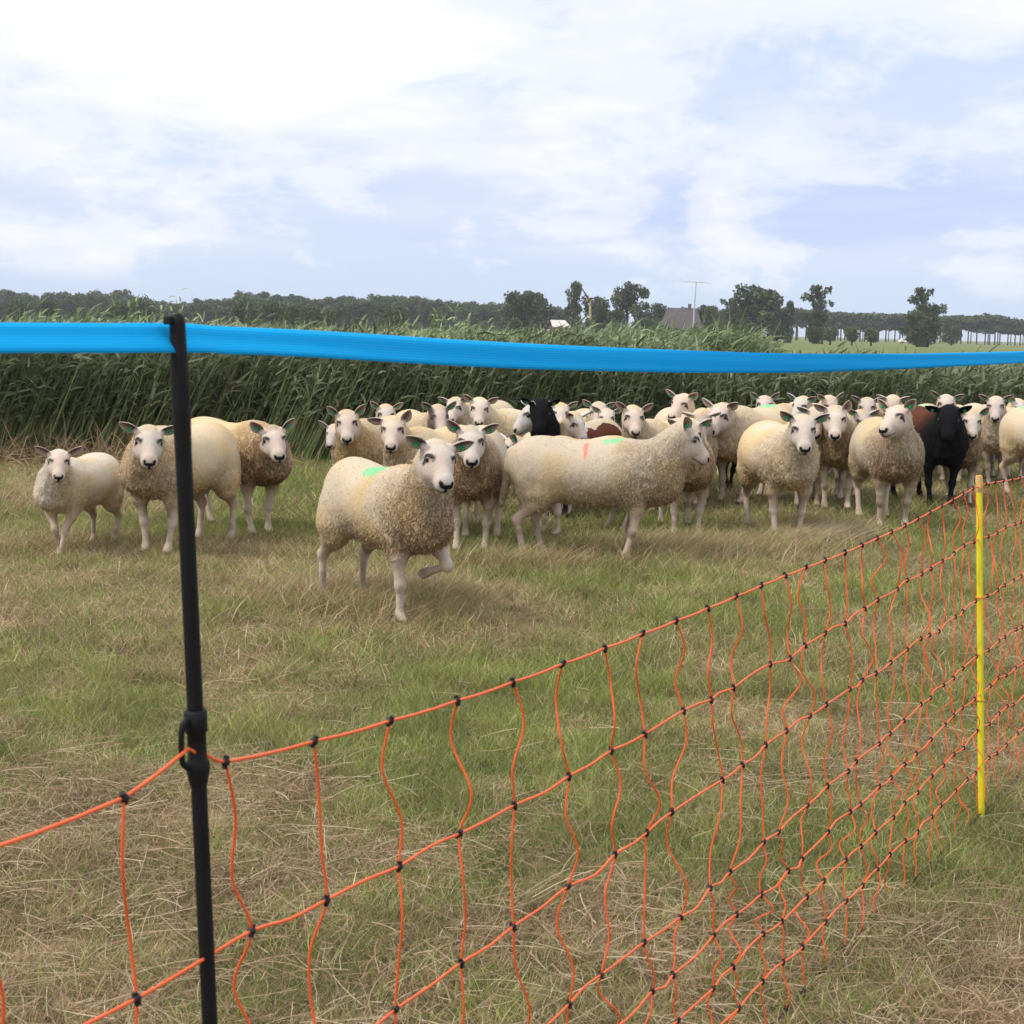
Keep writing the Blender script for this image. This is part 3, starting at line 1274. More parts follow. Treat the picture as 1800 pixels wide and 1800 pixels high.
    for (mx, my, mz, rx, ry, mc) in marks:
        q = ((V[:, 0] - mx) / rx) ** 2 + ((V[:, 1] - my) / ry) ** 2 + ((V[:, 2] - mz) / .12) ** 2
        mm = np.clip(smooth(-q + 1.1 * (clump - .5) + .6 * (curl - .5), -1.3, -.2) * .80, 0, 1)[:, None]
        base = base * (1 - mm) + np.array(mc) * mm
    sk = np.tile(skn * .93, (n, 1)) * (.94 + .12 * vnoise(Pn * 18, seed + 1))[:, None]
    h = (V - np.array(pl)) @ H
    onhead = (np.linalg.norm(h - np.array([.08, 0, -.03]), axis=1) < .175)
    # lower legs greyish with dusty knees
    leg = (~onhead) & (V[:, 2] < .42)
    if light:
        lm = (leg * (.10 + .55 * smooth(vnoise(Pn * 19, seed + 2), .52, .82)))[:, None]
        sk = sk * (1 - lm) + np.array([[.22, .17, .14]]) * lm
        sk = sk * np.where(leg[:, None], np.array([[1.0, .94, .86]]), 1.0)
        pk = (onhead * smooth(vnoise(Pn * 13, seed + 4), .35, .85) * .55)[:, None]
        sk = sk * (1 - pk) + np.array([[.56, .42, .34]]) * pk
    hoofm = smooth(V[:, 2], .040, .022)[:, None] if False else (1 - smooth(V[:, 2], .026, .040))[:, None]
    sk = sk * (1 - hoofm) + np.array([[.06, .05, .045]]) * hoofm
    # face markings
    if onhead.any():
        hx, hy, hz = h[:, 0], h[:, 1], h[:, 2]
        ay = np.abs(hy)
        nose = np.exp(-(((hx - .218) / .020) ** 2 + (hy / .036) ** 2 + ((hz + .040) / .013) ** 2) * .9)
        nost = np.exp(-(((hx - .208) / .022) ** 2 + ((ay - .027) / .013) ** 2 + ((hz + .030) / .014) ** 2))
        phil = np.exp(-(((hx - .215) / .03) ** 2 + (hy / .012) ** 2 + ((hz + .062) / .020) ** 2))
        mouth = np.exp(-(((hz + .080 + .10 * (.20 - hx)) / .0065) ** 2)) * smooth(hx, .115, .135) * .88
        dk = np.clip(np.maximum.reduce([smooth(nose, .25, .5), smooth(nost, .35, .6), smooth(phil, .4, .7), mouth]), 0, 1) * nosedark
        # slanting tear mark and lids
        eye = np.exp(-(((ay - .060) / .022) ** 2 + ((hx - .071 - (.060 - ay) * .9) / .0125) ** 2)) * (hz > -.035)
        eye = np.maximum(eye, np.exp(-(((hx - .066) / .017) ** 2 + ((ay - .0625) / .017) ** 2 + ((hz - .006) / .017) ** 2)))
        tear = np.exp(-(((ay - .046) / .011) ** 2 + ((hx - .088) / .018) ** 2)) * (hz > -.035)
        dk = np.maximum(dk, np.clip(smooth(eye, .25, .55), 0, 1) * .93)
        dk = np.maximum(dk, smooth(tear, .3, .7) * .55)
        if facedark:
            fd = smooth(ay, .035, .06) * smooth(hx, -.06, .02) * (1 - smooth(hx, .17, .20)) * facedark
            dk = np.maximum(dk, fd)
        dk = (dk * onhead)[:, None]
        sk = sk * (1 - dk) + np.array([[.012, .010, .011]]) * dk
    col = sk * (1 - w)[:, None] + base * w[:, None]
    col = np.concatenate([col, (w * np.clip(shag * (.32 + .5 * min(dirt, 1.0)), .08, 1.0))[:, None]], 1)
    # short wool ends standing off the fleece
    nf = fuzz
    cand = np.nonzero((w > .6) & (r.random(n) < np.clip(.10 + shag, 0, 1)))[0]
    pick = r.choice(cand, nf)
    fP = V[pick] + r.normal(0, .004, (nf, 3))
    fD = Nn[pick] * .75 + r.normal(0, .45, (nf, 3)) + np.array([[-.1, 0, -.55]])
    fD /= np.linalg.norm(fD, axis=1)[:, None]
    fL = (.004 + .010 * r.random(nf) * (.25 + shag[pick]))
    fc = col[pick].copy()
    fc[:, 3] *= .25
    fc[:, :3] *= (.88 + .26 * r.random((nf, 1)))
    side_ = np.cross(fD, r.normal(size=(nf, 3)))
    side_ /= np.linalg.norm(side_, axis=1)[:, None]
    fw = (.0013 + .0018 * r.random(nf))[:, None]
    fb = fP - Nn[pick] * .002
    fV = np.stack([fb - side_ * fw, fb + side_ * fw, fb + fD * fL[:, None] * .6 + side_ * fw * .7, fb + fD * fL[:, None] - np.array([[0, 0, 1]]) * fL[:, None] * .25, fb + fD * fL[:, None] * .6 - side_ * fw * .7], 1)
    verts = [V]
    cols = [col]
    faces = [Q.ravel()]
    sizes = [np.full(len(Q), 4)]
    nvt = len(V)
    skin_t = tuple(skn)
    inner = (.30, .15, .12) if light and wool != 'grey' else tuple(skn * .6)
    if face in ('cream', 'pale'):
        inner = (.36, .15, .11)
    tagpts = []
    for q, ea in ((-1, ears[0]), (1, ears[1])):
        el = math.radians(35 + ea + 6 * r.standard_normal())
        U = f * (-sweep) + s * (q * math.cos(el)) + up * math.sin(el)
        U.normalize()
        Nn_ = (f * 1.0 - up * .25 + s * q * .10)
        Nn_ = (Nn_ - U * Nn_.dot(U)).normalized()
        Wd = U.cross(Nn_).normalized()
        bpt = Vector(hp(-.010, q * .072, .036))
        vs, fs, cs = ear_mesh(q, bpt, U, Nn_, Wd, .110 * (1.15 if lamb else 1.0), .038, r, skin_t, inner)
        verts.append(np.array([list(v) for v in vs]))
        cols.append(np.array(cs))
        faces.append(np.array([i for q_ in fs for i in q_]) + nvt)
        sizes.append(np.array([len(q_) for q_ in fs]))
        nvt += len(vs)
        tagpts.append((bpt + U * .048 - Wd * 0 + Nn_ * .006 - Vector((0, 0, .012)), U, Nn_, Wd))
    V = np.concatenate(verts)
    nb_faces = sum(len(x) for x in sizes)
    # eyeballs
    eb = MB()
    for q in (-1, 1):
        eb.ball((0, 0, 0), .0165, 10, 7)
    ev = np.array(eb.v)
    half = len(ev) // 2
    for k, q in enumerate((-1, 1)):
        ev[k * half:(k + 1) * half] += np.array(hp(.066, q * .0625, .006))
    efs = eb.f
    V = np.concatenate([V, fV.reshape(-1, 3), ev])
    faces.append((np.arange(nf * 5) + nvt))
    sizes.append(np.full(nf, 5))
    cols.append(np.repeat(fc[:, None, :], 5, 1).reshape(-1, 4))
    nvt += nf * 5
    nb_faces += nf
    col = np.concatenate(cols + [np.tile([.015, .012, .01, 0], (len(ev), 1))])
    faces.append(np.array([i for q_ in efs for i in q_]) + nvt)
    sizes.append(np.array([len(q_) for q_ in efs]))
    me = np_mesh('body', V, np.concatenate(faces), np.concatenate(sizes), col, True)
    me.materials.append(M_fleece)
    me.materials.append(M_eye)
    mi = np.zeros(len(me.polygons), dtype=np.int32)
    mi[nb_faces:] = 1
    me.polygons.foreach_set('material_index', mi)
    t = empty(name, root, yaw, scale)
    tag(t, label, 'lamb' if lamb else 'sheep', 'sheep of the flock')
    body = link(bpy.data.objects.new('body', me), t)
    if TAGME is None:
        m = MB()
        m.box((0, 0, 0), (.023, .027, .003)).box((0, 0, .016), (.011, .008, .003)).ball((0, 0.0, .010), .006, 8, 5, (1, 1, .8))
        tmp = m.build('ear_tag', M_tag, None, False)
        TAGME = tmp.data
        bpy.data.objects.remove(tmp)
    for k in (0, 1):
        if not tags[k]:
            continue
        p, U, Nn_, Wd = tagpts[k]
        o = link(bpy.data.objects.new('ear_tag', TAGME), t)
        # plate's normal along the ear opening
        X, Z, Y = U, Wd, Nn_
        mt = Matrix((X, Wd, Nn_)).transposed().to_4x4()
        mt.translation = p
        o.matrix_local = mt
    return t


G_ = GREEN
RAISED = [(.25, .105, .46), (.33, .115, .375), (.405, .115, .300), (.265, .09, .250), (.225, .085, .235)]
GM = lambda x=-.02, rx=.12: [(x, .0, .755, rx, .07, G_)]
make_sheep('foremost cream sheep, stepping right with one foreleg lifted and green mark on its back', feet=(703, 1099), poll=(768, 797), head=30, look=16, pitch=28,
           anchor=(.30, -.09), dirt=.75, marks=[(-.02, -.05, .74, .12, .075, G_)], legs={'fl': RAISED, 'fr': [(.27, -.10, .44), (.30, -.105, .335), (.305, -.095, .20), (.295, -.09, .055)], 'rr': [(-.36, -.115, .42), (-.37, -.115, .35), (-.50, -.11, .25), (-.51, -.105, .055)], 'rl': [(-.36, .115, .42), (-.35, .115, .35), (-.44, .11, .25), (-.46, .105, .055)]},
           vox=.0078, seed=1, scale=1.02, fat=.86, ears=(-8, -14), tags=(1, 1))
make_sheep('cream sheep standing side on in the middle, red stripe and green mark on its back', feet=(1100, 990), poll=(1203, 764), head=88, look=92, pitch=36, anchor=(.22, -.10),
           dirt=.55, marks=[(.12, -.04, .765, .065, .07, G_), (-.05, -.12, .71, .016, .09, RED)], legs={'fr': [(.25, -.105, .44), (.275, -.11, .335), (.255, -.105, .20), (.215, -.102, .055)], 'rr': [(-.36, -.115, .42), (-.37, -.115, .36), (-.475, -.11, .25), (-.43, -.105, .055)],
           'rl': [(-.36, .115, .42), (-.33, .115, .35), (-.38, .11, .245), (-.34, .105, .055)]}, vox=.0078, seed=2, scale=1.04, fat=1.1, tail=.30, ears=(4, 10), tags=(1, 0), sweep=.85, nk=1.16)
make_sheep('small pale lamb at far left, walking towards the fence', feet=(112, 976), poll=(103, 806), head=-30, look=0, pitch=28, scale=.80, wool='pale', dirt=.10, lamb=True, seed=3, vox=.009,
           legs={'fr': [(.25, -.10, .44), (.25, -.09, .33), (.28, -.04, .22), (.22, -.03, .06)], 'fl': [(.25, .105, .44), (.26, .10, .33), (.27, .04, .20), (.30, .02, .05)]}, tags=(0, 0), ears=(-2, 2), tail=.2)
make_sheep('cream sheep half hidden by the black post, curly brown chest towards the camera', feet=(280, 975), poll=(261, 768), head=-33, look=3, pitch=32, dirt=.45, seed=4, vox=.009, scale=1.06, fat=.95)
make_sheep('sheep with brown stained chest just right of the black post, behind its neighbour', feet=(450, 942), poll=(479, 766), head=40, look=14, pitch=28, dirt=.95, seed=5, vox=.010, scale=1.04, ears=(10, 14))
make_sheep('sheep with very dark muddy chest between the foremost and the side on sheep', feet=(828, 972), poll=(827, 768), head=-6, look=4, pitch=32, dirt=1.2, seed=6, vox=.009, scale=1.06, ears=(16, -8), fat=.86)
make_sheep('sheep showing only its head in left profile behind the side on rump', poll=(900, 783), dist=10.9, head=-58, look=-66, pitch=35, dirt=.3, seed=7, vox=.010, scale=0.94, tags=(0, 1))
make_sheep('leftmost sheep of the packed flock, wide ears and green mark behind its neck', poll=(610, 737), dist=11.4, head=-26, look=0, pitch=34, dirt=.55, seed=8, marks=GM(-.05), vox=.010, scale=1.00, ears=(4, 10))
make_sheep('small sheep head between the leftmost flock sheep and the dark cheeked one', poll=(678, 724), dist=13.2, head=-20, look=3, pitch=34, dirt=.3, seed=9, scale=0.92, vox=.011, ears=(8, 12))
make_sheep('sheep with one ear stretched out right, peering over the foremost back', poll=(691, 749), dist=10.6, head=-35, look=-5, pitch=32, dirt=.4, seed=10, scale=1.00, vox=.010, ears=(-40, 24), tags=(0, 0))
make_sheep('sheep with blackish patches down both cheeks', poll=(770, 726), dist=12.6, head=15, look=16, pitch=36, dirt=.5, seed=11, facedark=.75, vox=.011, scale=0.99, ears=(8, 6))
make_sheep('sheep with dark muzzle peeping out left of the rear head of the left group', poll=(800, 711), dist=14.9, head=-30, look=-18, pitch=36, seed=12, dirt=.3, scale=0.99, vox=.012)
make_sheep('rear sheep of the left group, clean back running right towards the black head', poll=(843, 713), dist=13.6, head=-55, look=0, pitch=33, seed=13, dirt=.15, wool='pale', vox=.011, scale=1.00, tags=(0, 0), ears=(6, 2))
make_sheep('black sheep with reddish brown back behind the side on sheep', poll=(950, 716), dist=12.0, head=-38, look=-2, pitch=50, wool='black', seed=14, vox=.010, scale=.98, ears=(0, 4))
make_sheep('greyish white head in left profile beside the black neck', poll=(936, 722), dist=12.1, head=-35, look=-72, pitch=38, wool='grey', seed=15, vox=.011, scale=0.99, tags=(0, 0))
make_sheep('sheep mostly hidden just right of the ears of the reddish backed black sheep', poll=(985, 721), dist=13.6, head=0, look=4, pitch=34, seed=16, dirt=.3, vox=.012, scale=0.94)
make_sheep('sheep with lowered white face looking right above the reddish back', poll=(1010, 738), dist=12.1, head=18, look=48, pitch=44, seed=17, dirt=.3, vox=.011, scale=0.86, tags=(0, 1))
make_sheep('sheep partly covered by two heads, left ear clear against the reeds', poll=(1052, 720), dist=14.0, head=10, look=-3, pitch=34, seed=18, dirt=.3, vox=.012, scale=0.96)
make_sheep('slim brown necked sheep left of the broad sheep in the middle', poll=(1066, 730), dist=13.0, head=4, look=4, pitch=34, seed=19, dirt=1.1, vox=.011, scale=0.83, fat=.85)
make_sheep('broad cream sheep facing the camera above the back of the side on sheep', poll=(1113, 728), dist=12.4, head=-32, look=10, pitch=32, seed=20, dirt=.4, vox=.010, scale=1.00, tags=(0, 0), ears=(0, 8))
make_sheep('sheep holding its head high and looking left, dark nose against the reeds', poll=(1200, 706), dist=13.6, head=10, look=-32, pitch=28, seed=21, dirt=.35, vox=.011, scale=1.03)
make_sheep('sheep with bowed head, only crown and two dark ears showing', poll=(1233, 735), dist=12.9, head=6, look=2, pitch=62, seed=22, dirt=.35, vox=.011, scale=0.99, ears=(-4, 4))
make_sheep('sheep behind the head of the side on sheep, brown chest and two ears showing', feet=(1205, 944), poll=(1213, 754), head=8, look=2, pitch=50, seed=23, dirt=.9, vox=.010, scale=1.0, ears=(6, 6))
make_sheep('sheep turned left with a faint green mark on its rounded rump', feet=(1290, 886), poll=(1268, 724), head=-30, look=-30, pitch=36, seed=24, dirt=.3, marks=GM(-.25, .10), vox=.011, scale=1.12, tags=(0, 0))
make_sheep('pale sheep with lowered head behind the rounded rump', poll=(1300, 727), dist=15.6, head=15, look=30, pitch=60, seed=25, dirt=.2, wool='pale', vox=.012, scale=0.94, tags=(0, 0))
make_sheep('lone pale head held up at the back above the dark brown sheep', poll=(1344, 707), dist=15.8, head=-45, look=0, pitch=32, seed=26, dirt=.2, marks=GM(-.1, .14), vox=.011, scale=1.01, ears=(12, 12))
make_sheep('dark brown sheep tucked between the rounded rump and the stout cream sheep', poll=(1342, 730), dist=14.6, head=66, look=80, pitch=20, wool='darkbrown', seed=27, vox=.012, scale=0.89, tags=(0, 0))
make_sheep('stout cream sheep with wrinkled yellowish chest, front of the right group', feet=(1380, 948), poll=(1411, 748), head=16, look=8, pitch=31, seed=28, dirt=.28, vox=.0085, scale=1.08, fat=1.08, ears=(-2, 0))
make_sheep('sheep whose ears show just right of the head of the stout cream sheep', poll=(1436, 729), dist=13.0, head=12, look=0, pitch=44, seed=29, dirt=.5, vox=.011, scale=0.99)
make_sheep('sheep at the back looking left, right above the stout cream sheep', poll=(1410, 709), dist=15.4, head=-20, look=-30, pitch=34, seed=30, dirt=.3, vox=.012, scale=1.01)
make_sheep('sheep at the back with a long ear pointing up to the right', poll=(1458, 707), dist=15.9, head=20, look=25, pitch=40, seed=31, dirt=.3, vox=.012, scale=1.01, ears=(10, 26))
make_sheep('sheep with one ear upright and one folded, brown curly chest', feet=(1468, 897), poll=(1468, 729), head=6, look=4, pitch=36, seed=32, dirt=.85, vox=.010, scale=1.10, ears=(-6, 44), tags=(0, 0), fat=.9)
make_sheep('rear sheep with heart shaped black nose, above the ewe looking left', poll=(1524, 711), dist=15.9, head=-12, look=2, pitch=36, seed=33, dirt=.25, vox=.012, scale=1.03)
make_sheep('rear sheep, forehead only, directly above the ewe looking left', poll=(1569, 707), dist=15.9, head=-25, look=0, pitch=46, seed=34, dirt=.2, marks=GM(-.1, .2), vox=.012, scale=1.03)
make_sheep('sheep looking down right beside the shoulder of the ewe looking left', poll=(1514, 734), dist=13.9, head=12, look=28, pitch=42, seed=35, dirt=.35, vox=.011, scale=0.96)
make_sheep('ewe with raised head looking left and grey curly chest, beside the black ewe', feet=(1567, 930), poll=(1578, 729), head=14, look=-30, pitch=20, seed=36, dirt=.8, vox=.0085, scale=1.10, fat=1.06, ears=(12, 0), roll=4)
make_sheep('black sheep facing the camera behind the netting near the yellow post', feet=(1648, 893), poll=(1667, 729), head=24, look=2, pitch=40, wool='black', seed=37, vox=.010, scale=1.14, ears=(-16, -8))
make_sheep('sheep with upright ears right above the black head by the yellow post', poll=(1663, 706), dist=15.7, head=-20, look=0, pitch=36, seed=38, dirt=.2, vox=.012, scale=1.06, ears=(6, 10))
make_sheep('brown chested sheep just right of the black sheep by the yellow post', poll=(1708, 735), dist=13.5, head=14, look=6, pitch=34, seed=39, dirt=.9, vox=.010, scale=1.00, ears=(6, 14), fat=.9)
make_sheep('alert sheep at the back above the top of the yellow post', poll=(1750, 709), dist=15.4, head=-12, look=2, pitch=32, seed=40, dirt=.3, vox=.011, scale=1.03, ears=(4, 6))
make_sheep('cream rump with green mark at the right edge of the picture', feet=(1768, 872), head=40, look=40, anchor=(-.42, -.10), pitch=50, seed=41, dirt=.35, marks=[(-.30, 0, .77, .14, .10, G_)], vox=.010, scale=1.14, tags=(0, 0), fat=1.15)
make_sheep('sheep with one pink ear raised behind the marked rump at the right edge', poll=(1790, 712), dist=16.3, head=20, look=30, pitch=40, seed=42, dirt=.2, vox=.012, scale=1.01, ears=(20, 10))
make_sheep('lamb face with black nose half hidden behind the leftmost flock sheep', poll=(588, 758), dist=12.3, head=-60, look=-20, pitch=36, seed=43, dirt=.2, lamb=True, scale=0.77, vox=.012, tags=(0, 0))

for a in range(len(SHEEP_POS)):
    for b in range(a + 1, len(SHEEP_POS)):
        la, ra, ya, sa, _, _ = SHEEP_POS[a]
        lb, rb, yb, sb, _, _ = SHEEP_POS[b]
        best = 9
        for t in (-.3, -.1, .1, .28):
            for u in (-.3, -.1, .1, .28):
                p = ra + Vector((math.cos(ya), math.sin(ya), 0)) * t * sa
                q = rb + Vector((math.cos(yb), math.sin(yb), 0)) * u * sb
                best = min(best, (p - q).length)
        if best < .36:
            print('SHEEPHIT %.2f' % best, la[:50], '|', lb[:50])
for q in SHEEP_POS:
    if q[4] > .48 or q[4] < .22:
        print('NECK', q[0][:50], q[4], q[5])


# ------------------------------------------------------------------ electric netting, posts, tape
FA = at_z(395, 1340, 1.01)
FB = at_z(1721, 852, 1.05)
FD = Vector((FB.x - FA.x, FB.y - FA.y, 0))
FS = FD.length / 23.95
FD.normalize()
FN = Vector((-FD.y, FD.x, 0))          # away from the camera
YB = at_z(1725, 1437, 0)
LEAN1 = Vector((YB.x - FB.x, YB.y - FB.y, 0)) / 1.05
LEAN0 = FD * (FS * .35 / .80)


def fence_pt(i, z):
    t = max(-.2, min(1.4, i / 24.0))
    lean = LEAN0 * (1 - t) + LEAN1 * t
    return Vector((FA.x, FA.y, 0)) + FD * (FS * i) + lean * (1.03 - z) + Vector((0, 0, z))


def on_fence(px, py, off=0.0):
    """point of the picture ray on the (nearly vertical) plane of the netting"""
    v = ray(px, py)
    o = Vector((FA.x, FA.y, 0)) + FN * off
    t = (o - C0).dot(FN) / v.dot(FN)
    return C0 + v * t


ROWS = [
    ([-4, 0, 5, 12, 24, 34], [1.04, 1.01, .978, .988, 1.05, 1.02]),
    ([-4, 0, 5, 12, 24, 34], [.80, .787, .79, .808, .881, .862]),
    ([-4, 0, 5, 12, 24, 34], [.57, .575, .60, .640, .689, .68]),
    ([-4, 0, 5, 12, 24, 34], [.38, .385, .397, .435, .519, .50]),
    ([-4, 0, 5, 12, 24, 34], [.26, .27, .29, .325, .393, .375]),
    ([-4, 0, 5, 12, 24, 34], [.17, .17, .19, .222, .278, .26]),
    ([-4, 0, 5, 12, 24, 34], [.08, .08, .10, .122, .160, .15]),
    ([-4, 0, 5, 12, 24, 34], [.015, .015, .015, .015, .015, .015]),
]
IDX = [0, 1.08, 2.165, 3.27, 4.31, 5.36, 6.36, 7.34, 8.31, 9.30, 10.27, 11.2, 12.17, 13.05, 13.94, 14.92]
XI = [-4.4, -3.35, -2.3, -1.06] + IDX + list(np.linspace(15.82, 23.45, 10)) + list(np.linspace(24.6, 34, 12))
rn = np.random.default_rng(5)
net = empty('electric_netting', Vector((FA.x, FA.y, 0)))
tag(net, 'orange electric sheep netting with black knots across the foreground', 'netting')
NETOFF = Vector((FA.x, FA.y, 0))


def row_z(k, i):
    xs, zs = ROWS[k]
    if k == 0 or True:
        return float(np.interp(i, xs, zs)) if k else float(np.interp(i, [-4, -1.06, -.45, 0, 1.08, 2.1, 3.3, 4.3, 6, 9, 12, 15, 18, 21, 24, 28, 34], [1.0, 1.010, 1.035, 1.010, .997, .988, .981, .978, .977, .979, .988, .991, 1.002, 1.024, 1.05, 1.027, 1.04]))


nodes = {}
for j, i in enumerate(XI):
    dxa = rn.normal(0, .05)
    for k in range(8):
        ii = i + (0 if k == 0 else dxa + rn.normal(0, .12)) + (.08 if k else 0)
        z = row_z(k, ii) + (rn.normal(0, .004) if 0 < k < 7 else 0)
        p = fence_pt(ii, z)
        if k == 7:
            p.z = max(.012, ground_z(np.array([p.x]), np.array([p.y]))[0] + .012)
        nodes[(j, k)] = p - NETOFF


def catmull(ps, n):
    out = []
    for a in range(len(ps) - 1):
        p0, p1, p2, p3 = ps[max(a - 1, 0)], ps[a], ps[a + 1], ps[min(a + 2, len(ps) - 1)]
        for q in range(n):
            t = q / n
            out.append(.5 * ((2 * p1) + (p2 - p0) * t + (2 * p0 - 5 * p1 + 4 * p2 - p3) * t * t + (3 * p1 - p0 - 3 * p2 + p3) * t ** 3))
    out.append(ps[-1])
    return out


for k in range(8):
    pts = [nodes[(j, k)] for j in range(len(XI))]
    if k == 0:
        hook = on_fence(331, 1316) - NETOFF
        pts.insert(4, hook)
        pts.insert(5, on_fence(362, 1326) - NETOFF)
        line = []
        for a, b in zip(pts[:-1], pts[1:]):
            for t in (0, .33, .66):
                line.append(a.lerp(b, t) - Vector((0, 0, .002 * math.sin(math.pi * t))))
        line.append(pts[-1])
    else:
        line = []
        for a, b in zip(pts[:-1], pts[1:]):
            mid = a.lerp(b, .5) + Vector((0, 0, rn.normal(-.001, .0035))) + FN * rn.normal(0, .003)
            line += [a, mid]
        line.append(pts[-1])
        line = catmull(line, 3)
    o = MB().tube(line, .0021 if k < 7 else .0018, 7).build('horizontal_strand', M_ropeh if k < 7 else M_knot, net)
for j in range(len(XI)):
    pts = []
    kk = 1.0 if j > 8 else .55
    for k in range(7):
        a, b = nodes[(j, k)], nodes[(j, k + 1)]
        pts.append(a)
        L_ = (a - b).length
        amp = L_ * .075 * (1.45 if k < 2 else .6) * kk
        s1 = rn.choice([-1, 1])
        pts.append(a.lerp(b, .33) + FD * (s1 * amp * rn.uniform(.3, 1.2)) + FN * rn.normal(0, .01))
        pts.append(a.lerp(b, .68) + FD * (-s1 * amp * rn.uniform(-.4, .9)) + FN * rn.normal(0, .01))
    pts.append(nodes[(j, 7)])
    MB().tube(catmull(pts, 5), .0017, 6).build('vertical_strand', M_ropev, net)
# knots: barrel with a small collar
kb = MB()
kb.ball((0, 0, 0), .0054, 10, 7, (1, 1, .95)).tube([(0, 0, -.0075), (0, 0, .0075)], .0035, 8)
proto = kb.build('knot', M_knot, net)
KM = proto.data
vis = []
for (j, k), p in nodes.items():
    w_ = p + NETOFF
    c = RM.transposed() @ (w_ - C0)
    px, py = 900 + F * c.x / -c.z, 900 - F * c.y / -c.z
    inn = -10 < px < 1810 and -10 < py < 1810
    vis.append((0 if inn else 1, w_.y, j, k))
vis.sort()
rest = MB()
first = True
for n_, (out_, yy, j, k) in enumerate(vis):
    p = nodes[(j, k)]
    if n_ < 100:
        o = proto if first else link(bpy.data.objects.new('knot', KM), net)
        first = False
        o.location = p
        o.rotation_euler = (rn.normal(0, .3), rn.normal(0, .3), rn.random() * 6)
    else:
        rest.ball(p, .0054, 8, 5).tube([p - Vector((0, 0, .007)), p + Vector((0, 0, .007))], .0033, 6)
o = rest.build('knot', M_knot, net)
tag(o, kind='stuff')

# black post carrying the tape
pt_top = on_fence(311, 552, .004)
pt_bot = on_fence(369, 1800, .004)
ax = (pt_bot - pt_top).normalized()


def along(z):
    return pt_top + (pt_bot - pt_top) * ((pt_top.z - z) / (pt_top.z - pt_bot.z))


base = along(0)
post = empty('fence_post', base)
tag(post, 'tall leaning black plastic post carrying the blue tape', 'fence post')
R0 = .0088


def L_(p):
    return p - base


MB().tube([L_(along(z)) for z in (-.12, .4, 1.0, 1.36)], [R0 * .98, R0 * .98, R0, R0], 20).build('shaft', M_black, post)
MB().tube([L_(along(z)) for z in (1.358, 1.40, 1.462, 1.468, 1.496, 1.503, 1.507)], [R0 * 1.0, R0 * 1.10, R0 * 1.08, R0 * .98, R0 * .95, R0 * .86, R0 * .5], 20).build('head', M_black, post)
# tape holder: small lip on the left of the head
lip = MB()
c0_ = L_(along(1.500))
lip.box(c0_ - FD * .007 + FN * .0035, (.012, .010, .009), Matrix.Rotation(math.atan2(FD.y, FD.x), 3, 'Z'))
lip.build('tape_holder', M_black, post, False, .0015)
cl = MB()
zc = on_fence(343, 1250).z
zd = on_fence(343, 1385).z
cl.tube([L_(along(z)) for z in (zc, zc - .002, zc - .024, zc - .027, zd + .030, zd + .026, zd + .016, zd)], [R0 * 1.2, R0 * 1.45, R0 * 1.42, R0 * 1.18, R0 * 1.18, R0 * 1.5, R0 * 1.45, R0 * 1.08], 20)
h0 = L_(along(zc - .008))
hk = [h0 - FD * .008, h0 - FD * .0185 + Vector((0, 0, -.003)), h0 - FD * .0225 + Vector((0, 0, -.014)), h0 - FD * .0225 + Vector((0, 0, -.034)), h0 - FD * .020 + Vector((0, 0, -.048)), h0 - FD * .010 + Vector((0, 0, -.056))]
cl.tube(catmull(hk, 4), .0034, 8)
cl.build('strand_clip', M_black, post)

# yellow intermediate post
yt = FB + (FB - YB) * .028
yt = at_d(1721, 835, FB.y + .004)
ypost = empty('fence_post', YB)
tag(ypost, 'yellow plastic netting post with a tan cap at the right', 'fence post')
q = yt - YB
MB().tube([Vector(-.10 * q), Vector(0 * q), Vector(.5 * q), Vector(.955 * q)], .0099, 16).build('shaft', M_yellow, ypost)
MB().tube([Vector(.95 * q), Vector(.955 * q), Vector(.995 * q), Vector(1.0 * q)], [.0103, .0113, .0111, .0088], 16).build('cap', M_topcap, ypost)
for fr in (.645, .345):
    pts = []
    c = q * fr
    for a in range(17):
        an = a / 16 * 2 * math.pi
        pts.append(c + FD * (.0128 * math.cos(an)) + FN * (.0128 * math.sin(an)))
    MB().tube(pts, .0016, 6).build('strand_loop', M_ropeh, ypost)

# blue tape
ti = [-4.5, -2.05, -.46, .4, 2, 4.15, 8, 12.2, 18, 27.5, 34]
tz = [1.476, 1.4805, 1.482, 1.481, 1.472, 1.4615, 1.450, 1.4415, 1.4405, 1.4465, 1.456]
tw = [.027, .027, .030, .030, .034, .037, .040, .041, .040, .039, .039]
tv, tf, tuv = [], [], []
nn_ = 240
for a in range(nn_):
    i = -4.5 + 38.5 * a / (nn_ - 1)
    z = float(np.interp(i, ti, tz))
    z = z if abs(i) > 99 else np.mean([float(np.interp(i + e, ti, tz)) for e in (-1.2, -.6, 0, .6, 1.2)]) if abs(i + .46) > .4 else z
    wv = float(np.interp(i, ti, tw))
    tilt = math.acos(min(1, wv / .0415))
    c = Vector((FA.x, FA.y, 0)) + FD * (FS * i) + FN * .012 + Vector((0, 0, z))
    d = Vector((0, 0, math.cos(tilt))) + FN * math.sin(tilt) * .8
    for s_ in range(7):
        e = (s_ / 6 - .5)
        c2 = c + d * (e * .0415) + FN * (.0012 * math.cos(e * 9 + i * .3))
        tv.append(c2)
        tuv.append((i * FS, s_ / 6))
for a in range(nn_ - 1):
    for s_ in range(6):
        tf.append((a * 7 + s_, (a + 1) * 7 + s_, (a + 1) * 7 + s_ + 1, a * 7 + s_ + 1))
me = bpy.data.meshes.new('fence_tape')
me.from_pydata([tuple(v) for v in tv], [], tf)
uvl = me.uv_layers.new(name='UVMap')
for lp in me.loops:
    uvl.data[lp.index].uv = tuv[lp.vertex_index]
